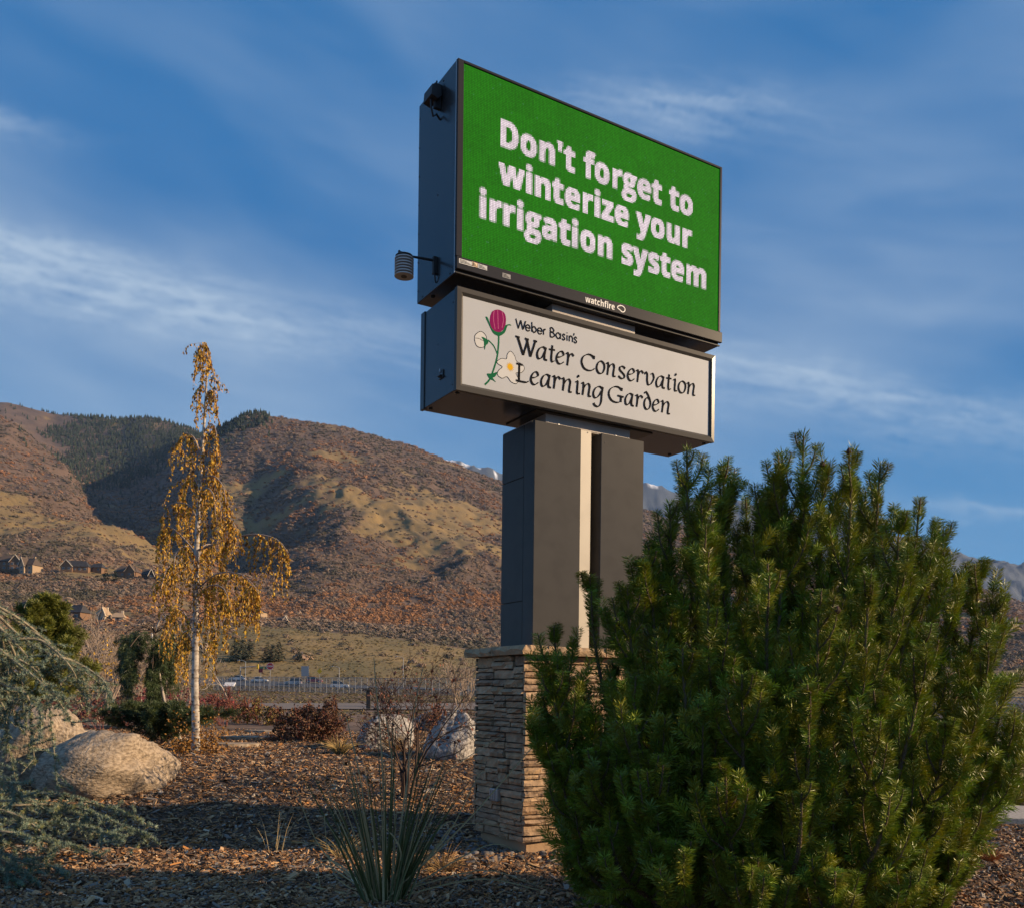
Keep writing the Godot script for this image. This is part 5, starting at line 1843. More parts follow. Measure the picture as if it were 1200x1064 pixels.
func make_garden() -> void:
	M.dark_bark = mat(0.12, 0.085, 0.06, 0.9)
	M.straw = mat(0.46, 0.34, 0.17, 0.7)
	M.straw.backlight_enabled = true
	M.straw.backlight = Color(0.3, 0.25, 0.15)
	M.yucca_a = mat(0.085, 0.09, 0.022, 0.5)
	M.yucca_b = mat(0.14, 0.125, 0.035, 0.5)
	M.leaf_dull = tinted(mat(1, 1, 1, 0.75))
	M.leaf_dull.backlight_enabled = true
	M.leaf_dull.backlight = Color(0.35, 0.28, 0.2)
	M.gold_grass = tinted(mat(0.46, 0.32, 0.12, 0.8))
	M.tawny_grass = tinted(mat(0.34, 0.21, 0.08, 0.8))
	M.grey_twig = mat(0.33, 0.25, 0.185, 0.9)
	M.dark_twig = mat(0.055, 0.033, 0.026, 0.85)
	M.red_twig = mat(0.20, 0.065, 0.05, 0.85)
	M.pale_twig = mat(0.42, 0.36, 0.30, 0.85)
	make_yucca()
	grass_clump("dry_grass", "low tuft of golden dry grass at the yucca's side", on_ground(402, 1008), 70, 0.3, 0.8, M.gold_grass, 21)
	grass_clump("dry_grass", "flat tangle of olive dry grass beside the pedestal foot", on_ground(520, 1022), 130, 0.32, 1.25, M.tawny_grass, 22)
	grass_clump("dry_grass", "small golden grass tuft before the grey boulder", on_ground(398, 884), 160, 0.34, 0.9, M.gold_grass, 23, 0.005)
	grass_clump("dry_grass", "tuft of olive grass at the pale boulder's foot", on_ground(462, 880), 120, 0.3, 0.9, M.tawny_grass, 24, 0.005)
	grass_clump("ornamental_grass", "clump of pale ornamental grass beyond the pine and the sidewalk", on_ground(1192, 944), 420, 0.75, 0.55, M.gold_grass, 25, 0.005)
	grass_clump("dry_grass", "small rusty orange grass tuft in the mulch right of the pine", on_ground(1158, 1012), 150, 0.24, 0.9, tinted(mat(0.40, 0.16, 0.04, 0.8)), 26)
	grass_clump("dry_grass", "thin dry stalks standing in the shaded mulch", on_ground(322, 1000), 9, 0.45, 0.35, M.straw, 27, 0.004)
	bare_shrub("berry_shrub", "bare dark shrub with withered leaves left of the pedestal", "shrub", on_ground(474, 935), 2.1, 1.7, 9, 4, M.dark_twig, 51, 420, Color(0.20, 0.075, 0.045), "", 0.05)
	bare_shrub("rust_shrub", "low mounded shrub with dense rust brown leaves by boulder", "shrub", on_ground(366, 868), 0.95, 2.7, 30, 3, M.red_twig, 52, 5200, Color(0.15, 0.075, 0.036), "", 0.055)
	bare_shrub("rust_shrub", "thin rusty shrub between the grey boulder and rust brown mound", "shrub", flat(512, 19.5), 0.8, 1.5, 12, 3, M.red_twig, 53, 700, Color(0.30, 0.14, 0.04), "", 0.05)
	# behind the bed, left of the sign
	var q := [["red_shrub", "dark red twiggy shrub behind the cedar's tips", 120, 20.0, 1.0, 2.4, M.red_twig, Color(0.14, 0.035, 0.03), 900], ["red_shrub", "crimson leaved shrub left of the birch trunk", 192, 21.0, 1.25, 2.0, M.red_twig, Color(0.22, 0.035, 0.045), 900], ["red_shrub", "dark red shrub standing behind the tan boulders", 62, 20.5, 1.0, 2.2, M.red_twig, Color(0.13, 0.04, 0.03), 900], ["red_shrub", "reddish twiggy shrub just right of the birch", 262, 23.0, 1.1, 1.8, M.red_twig, Color(0.22, 0.06, 0.04), 500], ["olive_shrub", "low olive and rust shrub by the path", 308, 24.0, 0.8, 2.4, M.red_twig, Color(0.19, 0.14, 0.035), 1500], ["olive_shrub", "tawny low shrub beside the white plant label", 285, 25.0, 0.9, 1.6, M.red_twig, Color(0.25, 0.12, 0.04), 900]]
	for r in q.size():
		bare_shrub(q[r][0], q[r][1], "shrub", flat(q[r][2], q[r][3]), q[r][4], q[r][5], 14, 3, q[r][6], 610 + r, q[r][8], q[r][7], "", 0.06)
	var g := [["tall bare grey shrub behind the weeping conifer", 120, 27.0, 3.4, 2.6], ["bare grey thicket shrub right of the round pine", 98, 30.0, 3.2, 2.8], ["wide bare grey shrub left of the birch", 160, 29.0, 3.0, 3.0], ["bare grey shrub rising behind the round pine", 40, 33.0, 4.2, 3.4], ["bare grey shrub behind the birch trunk", 215, 32.0, 3.0, 2.6], ["pale bare shrub at the far left over the cedar", 8, 31.0, 3.9, 3.0]]
	for r in g.size():
		bare_shrub("bare_shrub", g[r][0], "shrub", flat(g[r][1], g[r][2]), g[r][3], g[r][4], 12, 4, M.grey_twig, 640 + r, 0, Color.BLACK, "bare shrubs behind the bed")
	bare_shrub("yellow_leaf_shrub", "bare shrub holding a few yellow leaves left of the birch", "shrub", flat(118, 24.0), 2.6, 1.5, 6, 3, M.grey_twig, 660, 260, Color(0.52, 0.30, 0.02), "", 0.075)
	bare_shrub("bare_tree", "pale bare young tree behind the white plant label", "tree", flat(269, 38.0), 4.6, 2.2, 1, 4, M.pale_twig, 661)
	bare_shrub("bare_tree", "thin bare shrub against the chain link fence", "shrub", flat(540, 40.0), 2.6, 3.4, 8, 4, M.grey_twig, 662)
	conifer("round_pine", "dense round yellow green pine bush left of the birch", flat(52, 22.0), 2.9, 2.3, 46, Color(0.17, 0.18, 0.03), -0.5, 71, 1.9)
	conifer("creeping_juniper", "low spreading green juniper at the foot of the birch", on_ground(190, 873), 0.55, 2.2, 30, Color(0.07, 0.095, 0.035), -0.1, 72, 1.2)
	# small weeping conifer with a crooked pale stem
	var wf := on_ground(212, 868)
	var s := thing("weeping_conifer", "small crooked weeping conifer with dark hanging sprays by the birch", "conifer", wf)
	var wd := -wf.z
	var stem := []
	for r in [[212, 872], [205, 850], [194, 828], [188, 800], [183, 770], [182, 745], [186, 728], [196, 722], [206, 732]]:
		stem.append(at(r[0], r[1], wd) - wf)
	var sb := Buf.new()
	sb.tube(bend(stem, 20), taper(21, 0.035, 0.012), 7)
	part("trunk", sb, M.pale_twig, s)
	rng.seed = 73
	var spots := []
	var tints := PackedColorArray()
	for k in 34:
		var root: Vector3 = (at(rng.randf_range(140, 212), rng.randf_range(738, 764), wd + rng.randfn() * 0.4) - wf) if k < 22 else (at(rng.randf_range(172, 186), rng.randf_range(770, 800), wd + rng.randfn() * 0.3) - wf)
		var from: Vector3 = stem[5] + Vector3(0, 0.05, 0)
		var lb := Buf.new()
		lb.tube(bend([from, from.lerp(root, 0.5) + Vector3(0, 0.14, 0), root], 6), taper(7, 0.012, 0.005), 4)
		part("branch", lb, M.dark_bark, s)
		var ln := rng.randf_range(0.25, 0.9)
		for z in int(ln / 0.05):
			for twice in 2:
				var go := Vector3(rng.randfn() * 0.35, -1.0, rng.randfn() * 0.35).normalized()
				spots.append(Transform3D(frame_along(go, rng.randf() * TAU).scaled_local(Vector3.ONE * rng.randf_range(0.9, 1.4)), root + Vector3(rng.randfn() * 0.05, -z * 0.05, rng.randfn() * 0.05)))
				tints.append(Color(0.06, 0.085, 0.03) * rng.randf_range(0.6, 1.6))
	scatter("needles", M.sprig[1], M.needles, spots, tints, s)

# ---- scrub and woods on the slopes
func fuzzy_clump(sd: int, faces: int, size: float) -> ArrayMesh:
	# a leafless or leafy bush seen from afar: many small faces spread through a dome, lit as the dome is
	rng.seed = sd
	var b := Buf.new()
	for k in faces:
		var an := rng.randf() * TAU
		var up := rng.randf()
		var r := pow(rng.randf(), 0.4) * rng.randf_range(0.75, 1.08)
		var flatv := sqrt(1.0 - up * up * 0.9)
		var c := Vector3(cos(an) * flatv, up * 0.85, sin(an) * flatv) * r
		var out := (c + Vector3(0, 0.15, 0)).normalized()
		var x := Vector3(rng.randfn(), rng.randfn(), rng.randfn()).normalized()
		var y := out.cross(x).normalized()
		x = y.cross(out).normalized()
		var s := size * rng.randf_range(0.6, 1.4)
		var k0 := b.v.size()
		b.tri(c - x * s, c + x * s * 0.6 + y * s * 0.5, c + y * s * -0.4 + x * s * 0.8, out)
		for q in 3:
			b.n[k0 + q] = (out + Vector3(rng.randfn(), rng.randfn(), rng.randfn()) * 0.25).normalized()
	return b.mesh()

func fir_mesh(sd: int, layers := 5) -> ArrayMesh:
	rng.seed = sd
	var b := Buf.new()
	for k in layers:
		var y0 := 0.08 + 0.9 * k / layers
		var y1 := minf(1.0, y0 + 0.34)
		var r := 0.24 * (1.0 - float(k) / layers) + 0.02
		var ring := []
		for s in 9:
			var an := TAU * s / 9.0 + k
			ring.append(Vector3(cos(an), 0, sin(an)) * r * rng.randf_range(0.65, 1.2) + Vector3(0, y0 + rng.randf_range(-0.03, 0.03), 0))
		for s in 9:
			b.tri(Vector3(rng.randfn() * 0.01, y1, 0), ring[s], ring[(s + 1) % 9], ring[s] + ring[(s + 1) % 9])
	return b.mesh()

func fuzzy_fir(sd: int) -> ArrayMesh:
	# a conifer crown of many small sprays in a ragged cone, one metre high
	rng.seed = sd
	var b := Buf.new()
	for k in 420:
		var y := 0.06 + 0.94 * (1.0 - sqrt(rng.randf()))
		var an := rng.randf() * TAU
		var r := (1.0 - y) * 0.24 * (0.35 + 0.75 * sqrt(rng.randf())) * (0.8 + 0.25 * sin(an * 3.0 + y * 17.0 + sd))
		var c := Vector3(cos(an) * r, y, sin(an) * r)
		var out := Vector3(cos(an), 0.35, sin(an)).normalized()
		var side := Vector3(-sin(an), 0, cos(an)) * rng.randf_range(0.02, 0.045)
		var tip := c + out * 0.06 - Vector3(0, rng.randf_range(0.02, 0.07), 0)
		var k0 := b.v.size()
		b.tri(c - side, c + side, tip, out)
		for q in 3:
			b.n[k0 + q] = (out + Vector3(rng.randfn(), rng.randfn(), rng.randfn()) * 0.3).normalized()
	return b.mesh()

func make_scrub() -> void:
	var stuff := tinted(mat(1, 1, 1, 0.9))
	var spots := [[], [], []]
	var tints := [PackedColorArray(), PackedColorArray(), PackedColorArray()]
	rng.seed = 1212
	for k in 130000:
		var px := rng.randf_range(-90.0, 1290.0)
		var d := 300.0 * pow(2500.0 / 300.0, rng.randf())
		if px > 640.0 and px < 740.0 and rng.randf() < 0.7:
			continue
		var x := (px - 600.0) * d / FPX
		var g := grass_share(px, d, x) + 0.12 * n_fine.get_noise_2d(x * 0.6, d * 0.35)
		if rng.randf() < sstep(0.34, 0.66, g) * 0.86:
			continue
		if d < 420.0 and px > 170.0 and rng.randf() < 0.9:
			continue
		var y := far_ground(px, d)
		var r := rng.randf_range(1.1, 2.7) * (1.0 + sstep(600.0, 1900.0, d) * 0.95)
		if rng.randf() < 0.1:
			r *= 1.6
		var v := rng.randi_range(0, 2)
		spots[v].append(Transform3D(Basis(Vector3.UP, rng.randf() * TAU).scaled(Vector3(r, r * rng.randf_range(0.7, 1.2), r)), Vector3(x, y - r * 0.12, -d)))
		var patch := n_mid.get_noise_2d(x * 0.25 + 400.0, d * 0.16) + 0.5 * n_fine.get_noise_2d(x * 0.3, d * 0.2) + rng.randfn() * 0.22
		var c := Color(0.205, 0.148, 0.104)
		if patch > 0.28:
			c = Color(0.30, 0.145, 0.064)
		elif patch > 0.05:
			c = Color(0.25, 0.16, 0.108)
		elif patch < -0.42:
			c = Color(0.10, 0.085, 0.055)
		tints[v].append(c * rng.randf_range(0.75, 1.3))
	for k in 3:
		tag(scatter("scrub_oak", fuzzy_clump(1300 + k, 64, 0.26), stuff, spots[k], tints[k]), "brown and rust scrub oak covering the mountain slopes", "scrub", "", "stuff")
	# conifer woods high in the canyon and on the summit
	var fs := []
	var ft := PackedColorArray()
	rng.seed = 1414
	for k in 14000:
		var px := rng.randf_range(-20.0, 345.0)
		var d := rng.randf_range(1750.0, 2960.0)
		var x := (px - 600.0) * d / FPX
		var wood := n_mid.get_noise_2d(x * 0.12 + 90.0, d * 0.1) * 0.5
		var keep := false
		if px > 40.0 and px < 235.0 and d > 2180.0:
			keep = wood + 0.30 + 0.2 * rng.randf() - 0.35 * absf(px - 140.0) / 90.0 > 0.1
		elif px > 240.0 and px < 330.0 and d > 1840.0 and d < 2060.0:
			keep = px < 318.0 - rng.randf() * 14.0 and rng.randf() < 0.9
		else:
			keep = rng.randf() < 0.035
		if not keep:
			continue
		var h := rng.randf_range(7.0, 15.0)
		fs.append(Transform3D(Basis(Vector3.UP, rng.randf() * TAU).scaled(Vector3(h * 0.9, h, h * 0.9)), Vector3(x, far_ground(px, d) - 1.0, -d)))
		ft.append(Color(0.03, 0.042, 0.022) * rng.randf_range(0.7, 1.5))
	tag(scatter("conifer_wood", fir_mesh(5, 4), stuff, fs, ft), "dark conifer wood in the canyon and on the summit", "wood", "", "stuff")
	# tufts of dry grass on the near slope and verges
	var tb := fuzzy_clump(1501, 26, 0.3)
	var gs := []
	var gt := PackedColorArray()
	rng.seed = 1515
	for k in 46000:
		var px := rng.randf_range(-60.0, 1260.0)
		var d := 24.0 * pow(420.0 / 24.0, pow(rng.randf(), 0.6))
		if on_paving(px, d):
			continue
		var x := (px - 600.0) * d / FPX
		var r := rng.randf_range(0.10, 0.24) * (1.0 + sstep(60.0, 300.0, d) * 3.0)
		gs.append(Transform3D(Basis(Vector3.UP, rng.randf() * TAU).scaled(Vector3(r, r * rng.randf_range(0.5, 1.0), r)), Vector3(x, far_ground(px, d) - 0.03, -d)))
		var c := Color(0.25, 0.18, 0.072) if rng.randf() < 0.42 else (Color(0.13, 0.11, 0.042) if rng.randf() < 0.65 else Color(0.13, 0.08, 0.045))
		gt.append(c * rng.randf_range(0.7, 1.3))
	tag(scatter("dry_grass_field", tb, stuff, gs, gt), "dry golden and olive grass on the verges and slope", "grass", "", "stuff")

func on_paving(px: float, d: float) -> bool:
	if d > 36.0 and d < 47.0 and px < 640.0:
		return true
	if d > 250.0 and d < 264.0:
		return true
	return px > 800.0 and d < 37.0

# ---- paving, fence, road
func strip(called: String, px0: float, px1: float, d0: float, d1: float, lift: float, m: Material, rows := 6, cols := 60) -> void:
	var b := Buf.new()
	for r in rows + 1:
		for c in cols + 1:
			var px := lerpf(px0, px1, float(c) / cols)
			var d := lerpf(d0, d1, float(r) / rows)
			var x := (px - 600.0) * d / FPX
			b.vert(Vector3(x, ground_y(x, -d) + lift, -d), Vector3.UP)
	grid_faces(b, rows + 1, cols + 1)
	tag(part(called, b, m), "", "", "", "structure")

func make_paving() -> void:
	var grit := noise_tex(noise(FastNoiseLite.TYPE_SIMPLEX, 0.05, 601, 5), [[0.2, 0.62, 0.62, 0.62], [0.5, 0.9, 0.9, 0.9], [0.8, 1, 1, 1]])
	var asphalt := plane_map(mat(0.16, 0.15, 0.14, 0.9), grit, null, 0.5, 0.0, true)
	asphalt.albedo_color = lin(0.21, 0.17, 0.14)
	var concrete := plane_map(mat(0.4, 0.37, 0.33, 0.9), grit, null, 0.6, 0.0, true)
	concrete.albedo_color = lin(0.42, 0.37, 0.31)
	var tarmac := plane_map(mat(0.09, 0.085, 0.08, 0.9), grit, null, 0.5, 0.0, true)
	tarmac.albedo_color = lin(0.10, 0.095, 0.09)
	strip("path", 120, 640, 36.5, 46.5, 0.05, asphalt)
	strip("road", -300, 1500, 251, 263, 0.35, tarmac, 4, 200)
	# right of the pine: sidewalk with a raised edge, then a paved drive
	var b := Buf.new()
	for k in 12:
		var x0 := 3.2 + k * 1.5
		var slab := Buf.new()
		var h := near_ground(x0 + 0.7, 12.2)
		slab.box(Vector3(x0, h - 0.15, -13.0 - 0.04 * x0), Vector3(x0 + 1.49, h + 0.07, -11.55 - 0.04 * x0), 0.012)
		if k == 0:
			b = slab
		var holder: Node = get_node_or_null("sidewalk")
		if holder == null:
			holder = Node3D.new()
			holder.name = "sidewalk"
			add_child(holder)
			tag(holder, "", "", "", "structure")
		part("slab", slab, concrete, holder)
	strip("driveway", 860, 1600, 18.5, 21.9, 0.03, asphalt, 10, 40)
	strip("driveway", 860, 1600, 21.7, 36.0, 0.09, asphalt, 10, 40)

func fence(label: String, a: Vector3, e: Vector3, tall: float, gap: float, link: float, post_r: float) -> void:
	var s := thing("chain_link_fence", label, "fence", a)
	var metal := mat(0.30, 0.31, 0.32, 0.5, 0.3)
	var n := int(a.distance_to(e) / gap)
	var shape := CylinderMesh.new()
	shape.top_radius = post_r
	shape.bottom_radius = post_r
	shape.height = tall
	shape.radial_segments = 6
	shape.rings = 1
	var tops := []
	for k in n + 1:
		var p := a.lerp(e, float(k) / n)
		p.y = ground_y(p.x, p.z)
		var o := node("post", shape, metal, s)
		o.position = p - a + Vector3(0, tall * 0.5, 0)
		tops.append(p - a)
	var wires := Buf.new()
	for k in n:
		var p: Vector3 = tops[k]
		var q: Vector3 = tops[k + 1]
		var rail := Buf.new()
		rail.tube([p + Vector3(0, tall - 0.02, 0), q + Vector3(0, tall - 0.02, 0)], [post_r * 0.7, post_r * 0.7], 5)
		part("rail", rail, metal, s)
		var span := p.distance_to(q)
		var cnt := int(span / link)
		var rise := int(tall / link)
		var wr := post_r * 0.3
		for m in range(-rise, cnt):
			for way in [1.0, -1.0]:
				# each wire climbs at 45 degrees between the rails
				var f0 := float(m) / cnt
				var f1 := float(m + rise) / cnt
				var y0 := 0.0
				var y1 := 1.0
				if f0 < 0.0:
					y0 = -f0 / (f1 - f0)
					f0 = 0.0
				if f1 > 1.0:
					y1 = y0 + (1.0 - y0) * (1.0 - f0) / maxf(f1 - f0, 1e-5)
					f1 = 1.0
				if f1 <= f0:
					continue
				var ya := tall * (y0 if way > 0.0 else 1.0 - y0)
				var yb := tall * (y1 if way > 0.0 else 1.0 - y1)
				var va := p.lerp(q, f0) + Vector3(0, ya, 0)
				var vb := p.lerp(q, f1) + Vector3(0, yb, 0)
				var side := Vector3(-(vb - va).y, (vb - va).x, 0).normalized() * wr
				wires.quad(va - side, va + side, vb + side, vb - side, Vector3.BACK)
	var w := part("wire_mesh", wires, metal, s)
	w.set_meta("kind", "stuff")

func pole(parent: Node, tall: float, r: float, m: Material, called := "pole") -> void:
	var b := Buf.new()
	b.tube([Vector3(0, -0.3, 0), Vector3(0, tall, 0)], [r, r * 0.8], 7)
	part(called, b, m, parent)

func disc(sides: int, r: float, thick: float, turn := 0.0) -> Buf:
	var poly := PackedVector2Array()
	for k in sides:
		poly.append(Vector2(cos(TAU * k / sides + turn), sin(TAU * k / sides + turn)) * r)
	var b := Buf.new()
	b.prism(poly, -thick, thick)
	return b

func make_street() -> void:
	var grey := mat(0.32, 0.33, 0.34, 0.5, 0.3)
	var dark := mat(0.05, 0.045, 0.04, 0.7)
	var red := mat(0.45, 0.03, 0.03, 0.5)
	var white := mat(0.75, 0.74, 0.72, 0.5)
	var green := mat(0.02, 0.17, 0.09, 0.5)
	var yellow := mat(0.65, 0.42, 0.02, 0.5)
	fence("long low chain link fence between the path and the road", flat(250, 128), flat(566, 96), 1.9, 1.05, 0.19, 0.035)
	fence("chain link fence beyond the driveway right of the pine", flat(1080, 40), flat(1330, 36), 1.75, 2.4, 0.14, 0.03)
	# lamp posts along the road
	for r in [[287, 235, 6.6, "grey street lamp post right of the birch at the crossing"], [397, 240, 5.8, "grey street lamp post above the white car"], [472, 240, 8.6, "tallest grey street lamp post on the grass slope"]]:
		var s := thing("street_lamp", r[3], "street lamp", flat(r[0], r[1]))
		pole(s, r[2], 0.11, grey)
		var arm := Buf.new()
		arm.tube([Vector3(0, r[2] - 0.05, 0), Vector3(-0.7, r[2] + 0.25, 0), Vector3(-1.5, r[2] + 0.3, 0)], [0.07, 0.06, 0.05], 6)
		part("arm", arm, grey, s)
		part("lamp_head", bx(Vector3(-2.1, r[2] + 0.22, -0.18), Vector3(-1.45, r[2] + 0.4, 0.18), 0.05), grey, s)
	# traffic signal on its mast arm
	var ts := thing("traffic_signal", "traffic signal hanging from a mast arm over the crossing", "traffic signal", flat(281, 232))
	pole(ts, 5.4, 0.13, grey)
	var ma := Buf.new()
	ma.tube([Vector3(0, 5.1, 0), Vector3(4.0, 5.5, 0), Vector3(8.5, 5.6, 0)], [0.1, 0.08, 0.06], 6)
	part("mast_arm", ma, grey, ts)
	for x in [4.4, 7.8]:
		part("signal_head", bx(Vector3(x - 0.22, 4.8, 0.08), Vector3(x + 0.22, 6.0, 0.4), 0.06), yellow, ts)
	for x in [5.4, 6.5]:
		part("street_name_plate", bx(Vector3(x - 0.45, 4.9, 0.06), Vector3(x + 0.45, 5.35, 0.1), 0.01), green, ts)
	# stop sign
	var st := thing("stop_sign", "red octagonal stop sign at the crossing behind the fence", "stop sign", flat(316, 150))
	pole(st, 4.1, 0.05, grey)
	var face := part("octagon", disc(8, 0.62, 0.02, PI / 8), red, st)
	face.position = Vector3(0, 3.9, 0.09)
	var rim := Buf.new()
	for k in 8:
		var a := TAU * k / 8 + PI / 8
		var c := TAU * (k + 1) / 8 + PI / 8
		rim.quad(Vector3(cos(a) * 0.6, sin(a) * 0.6, 0.024), Vector3(cos(c) * 0.6, sin(c) * 0.6, 0.024), Vector3(cos(c) * 0.54, sin(c) * 0.54, 0.024), Vector3(cos(a) * 0.54, sin(a) * 0.54, 0.024), Vector3.BACK)
	part("border", rim, white, face)
	var tm := TextMesh.new()
	var font := SystemFont.new()
	font.font_names = PackedStringArray(["Droid Sans"])
	font.font_weight = 700
	tm.font = font
	tm.text = "STOP"
	tm.font_size = 48
	tm.pixel_size = 0.0078
	tm.depth = 0.004
	var word := node("lettering", tm, white, face)
	word.position = Vector3(0, 0, 0.026)
	# back of a large road sign, and a yellow one
	var bs := thing("road_sign", "large grey back of a road sign on two posts", "road sign", flat(357, 205))
	part("panel", bx(Vector3(-0.85, 2.9, -0.03), Vector3(0.85, 5.2, 0.03), 0.01), grey, bs)
	for x in [-0.5, 0.5]:
		var b := Buf.new()
		b.tube([Vector3(x, -0.3, -0.1), Vector3(x, 5.0, -0.1)], [0.06, 0.06], 6)
		part("post", b, grey, bs)
	var ys := thing("warning_sign", "small yellow warning sign beside the large grey sign", "road sign", flat(374, 205))
	pole(ys, 3.6, 0.05, grey)
	part("diamond", disc(4, 0.6, 0.02), yellow, ys).position = Vector3(0, 4.1, 0.09)
	var rs := thing("road_sign", "dark red sign beside the stop sign at the crossing", "road sign", flat(305, 175))
	pole(rs, 3.2, 0.05, grey)
	part("panel", bx(Vector3(-0.4, 3.0, 0.05), Vector3(0.4, 3.75, 0.09), 0.01), mat(0.16, 0.02, 0.03, 0.5), rs)
	# near the garden path
	var pl := thing("plant_label", "white slanted plant label on a dark post right of the birch", "label", flat(269, 33.0))
	pole(pl, 0.95, 0.06, dark, "post")
	var pan := part("panel", bx(Vector3(-0.19, -0.02, -0.13), Vector3(0.19, 0.02, 0.13), 0.008), white, pl)
	pan.position = Vector3(0, 1.02, 0.05)
	pan.rotation.x = 0.55
	var um := thing("utility_marker", "small red utility marker at the foot of the plant label", "marker", flat(272, 32.0))
	part("cap", bx(Vector3(-0.06, 0.3, -0.05), Vector3(0.06, 0.46, 0.05), 0.03), red, um)
	pole(um, 0.4, 0.05, red, "stake")
	var dp := thing("garden_post", "dark square post standing by the path left of the pale boulder", "post", flat(432, 37.0))
	part("shaft", bx(Vector3(-0.09, -0.2, -0.09), Vector3(0.09, 0.75, 0.09), 0.01), dark, dp)
	part("cap", bx(Vector3(-0.13, 0.752, -0.13), Vector3(0.13, 0.84, 0.13), 0.02), dark, dp)
	var mk := thing("marker_post", "thin white marker post left of the birch with a red band", "marker", flat(177, 30.0))
	pole(mk, 2.9, 0.025, white)
	part("band", bx(Vector3(-0.06, 2.0, 0.02), Vector3(0.06, 2.25, 0.05), 0.008), red, mk)
	part("band", bx(Vector3(-0.06, 1.6, 0.02), Vector3(0.06, 1.75, 0.05), 0.008), red, mk)

func car(label: String, px: float, d: float, ln: float, tall: float, paint: Material, suv: bool, flip: float) -> void:
	var p := flat(px, d) + Vector3(0, 0.36, 0)
	var s := thing("car", label, "car", p, 0.0 if flip > 0.0 else PI, "cars on the road")
	var h := ln / 2.0
	var belt := tall * 0.58
	var body := PackedVector2Array([Vector2(-h, 0.32), Vector2(-h + 0.05, belt * 0.92), Vector2(-h * 0.55, belt), Vector2(h * 0.45, belt), Vector2(h * 0.92, belt * 0.82), Vector2(h, belt * 0.6), Vector2(h, 0.32), Vector2(h - 0.2, 0.22), Vector2(-h + 0.2, 0.22)])
	var b := Buf.new()
	b.prism(body, -0.88, 0.88)
	part("body", b, paint, s)
	var rear := -h * (0.94 if suv else 0.72)
	var roof := PackedVector2Array([Vector2(rear, belt), Vector2(rear + (0.18 if suv else 0.62), tall), Vector2(h * 0.08, tall), Vector2(h * 0.46, belt)])
	b = Buf.new()
	b.prism(roof, -0.78, 0.78)
	part("glasshouse", b, M.car_glass, s)
	b = Buf.new()
	b.box(Vector3(rear + (0.16 if suv else 0.58), tall - 0.03, -0.79), Vector3(h * 0.1, tall + 0.04, 0.79), 0.03)
	part("roof", b, paint, s)
	for x in [-h * 0.62, h * 0.62]:
		for z in [-0.8, 0.8]:
			var w := Buf.new()
			var poly := PackedVector2Array()
			for k in 14:
				poly.append(Vector2(cos(TAU * k / 14), sin(TAU * k / 14)) * 0.34)
			w.prism(poly, -0.11, 0.11)
			var o := part("wheel", w, M.tyre, s)
			o.position = Vector3(x, 0.34, z)
			part("rim", disc(10, 0.2, 0.125), M.steel, o)
	for z in [-0.6, 0.6]:
		part("headlight", bx(Vector3(h - 0.06, belt * 0.58, z - 0.18), Vector3(h + 0.015, belt * 0.74, z + 0.18), 0.01), M.lamp_glass, s)
		part("tail_light", bx(Vector3(-h - 0.012, belt * 0.6, z - 0.14), Vector3(-h + 0.08, belt * 0.82, z + 0.14), 0.01), M.tail, s)

func make_cars() -> void:
	M.car_glass = mat(0.02, 0.024, 0.03, 0.12)
	M.tyre = mat(0.025, 0.025, 0.025, 0.9)
	M.lamp_glass = mat(0.7, 0.7, 0.68, 0.2)
	M.tail = mat(0.4, 0.02, 0.02, 0.3)
	var white := mat(0.75, 0.75, 0.74, 0.3)
	var silver := mat(0.42, 0.43, 0.44, 0.3, 0.3)
	var red := mat(0.30, 0.02, 0.02, 0.3)
	car("white sedan on the road nearest to the birch", 278, 262, 4.4, 1.45, white, false, -1.0)
	car("white sedan on the road below the evergreens", 304, 260, 4.5, 1.45, white, false, 1.0)
	car("silver sport utility car on the road behind the fence", 343, 258, 4.7, 1.8, silver, true, -1.0)
	car("dark red car on the road beside the yellow sign", 368, 264, 4.5, 1.7, red, true, 1.0)
	car("white sport utility car, rightmost of the cars on the road", 398, 250, 4.9, 1.85, white, true, 1.0)

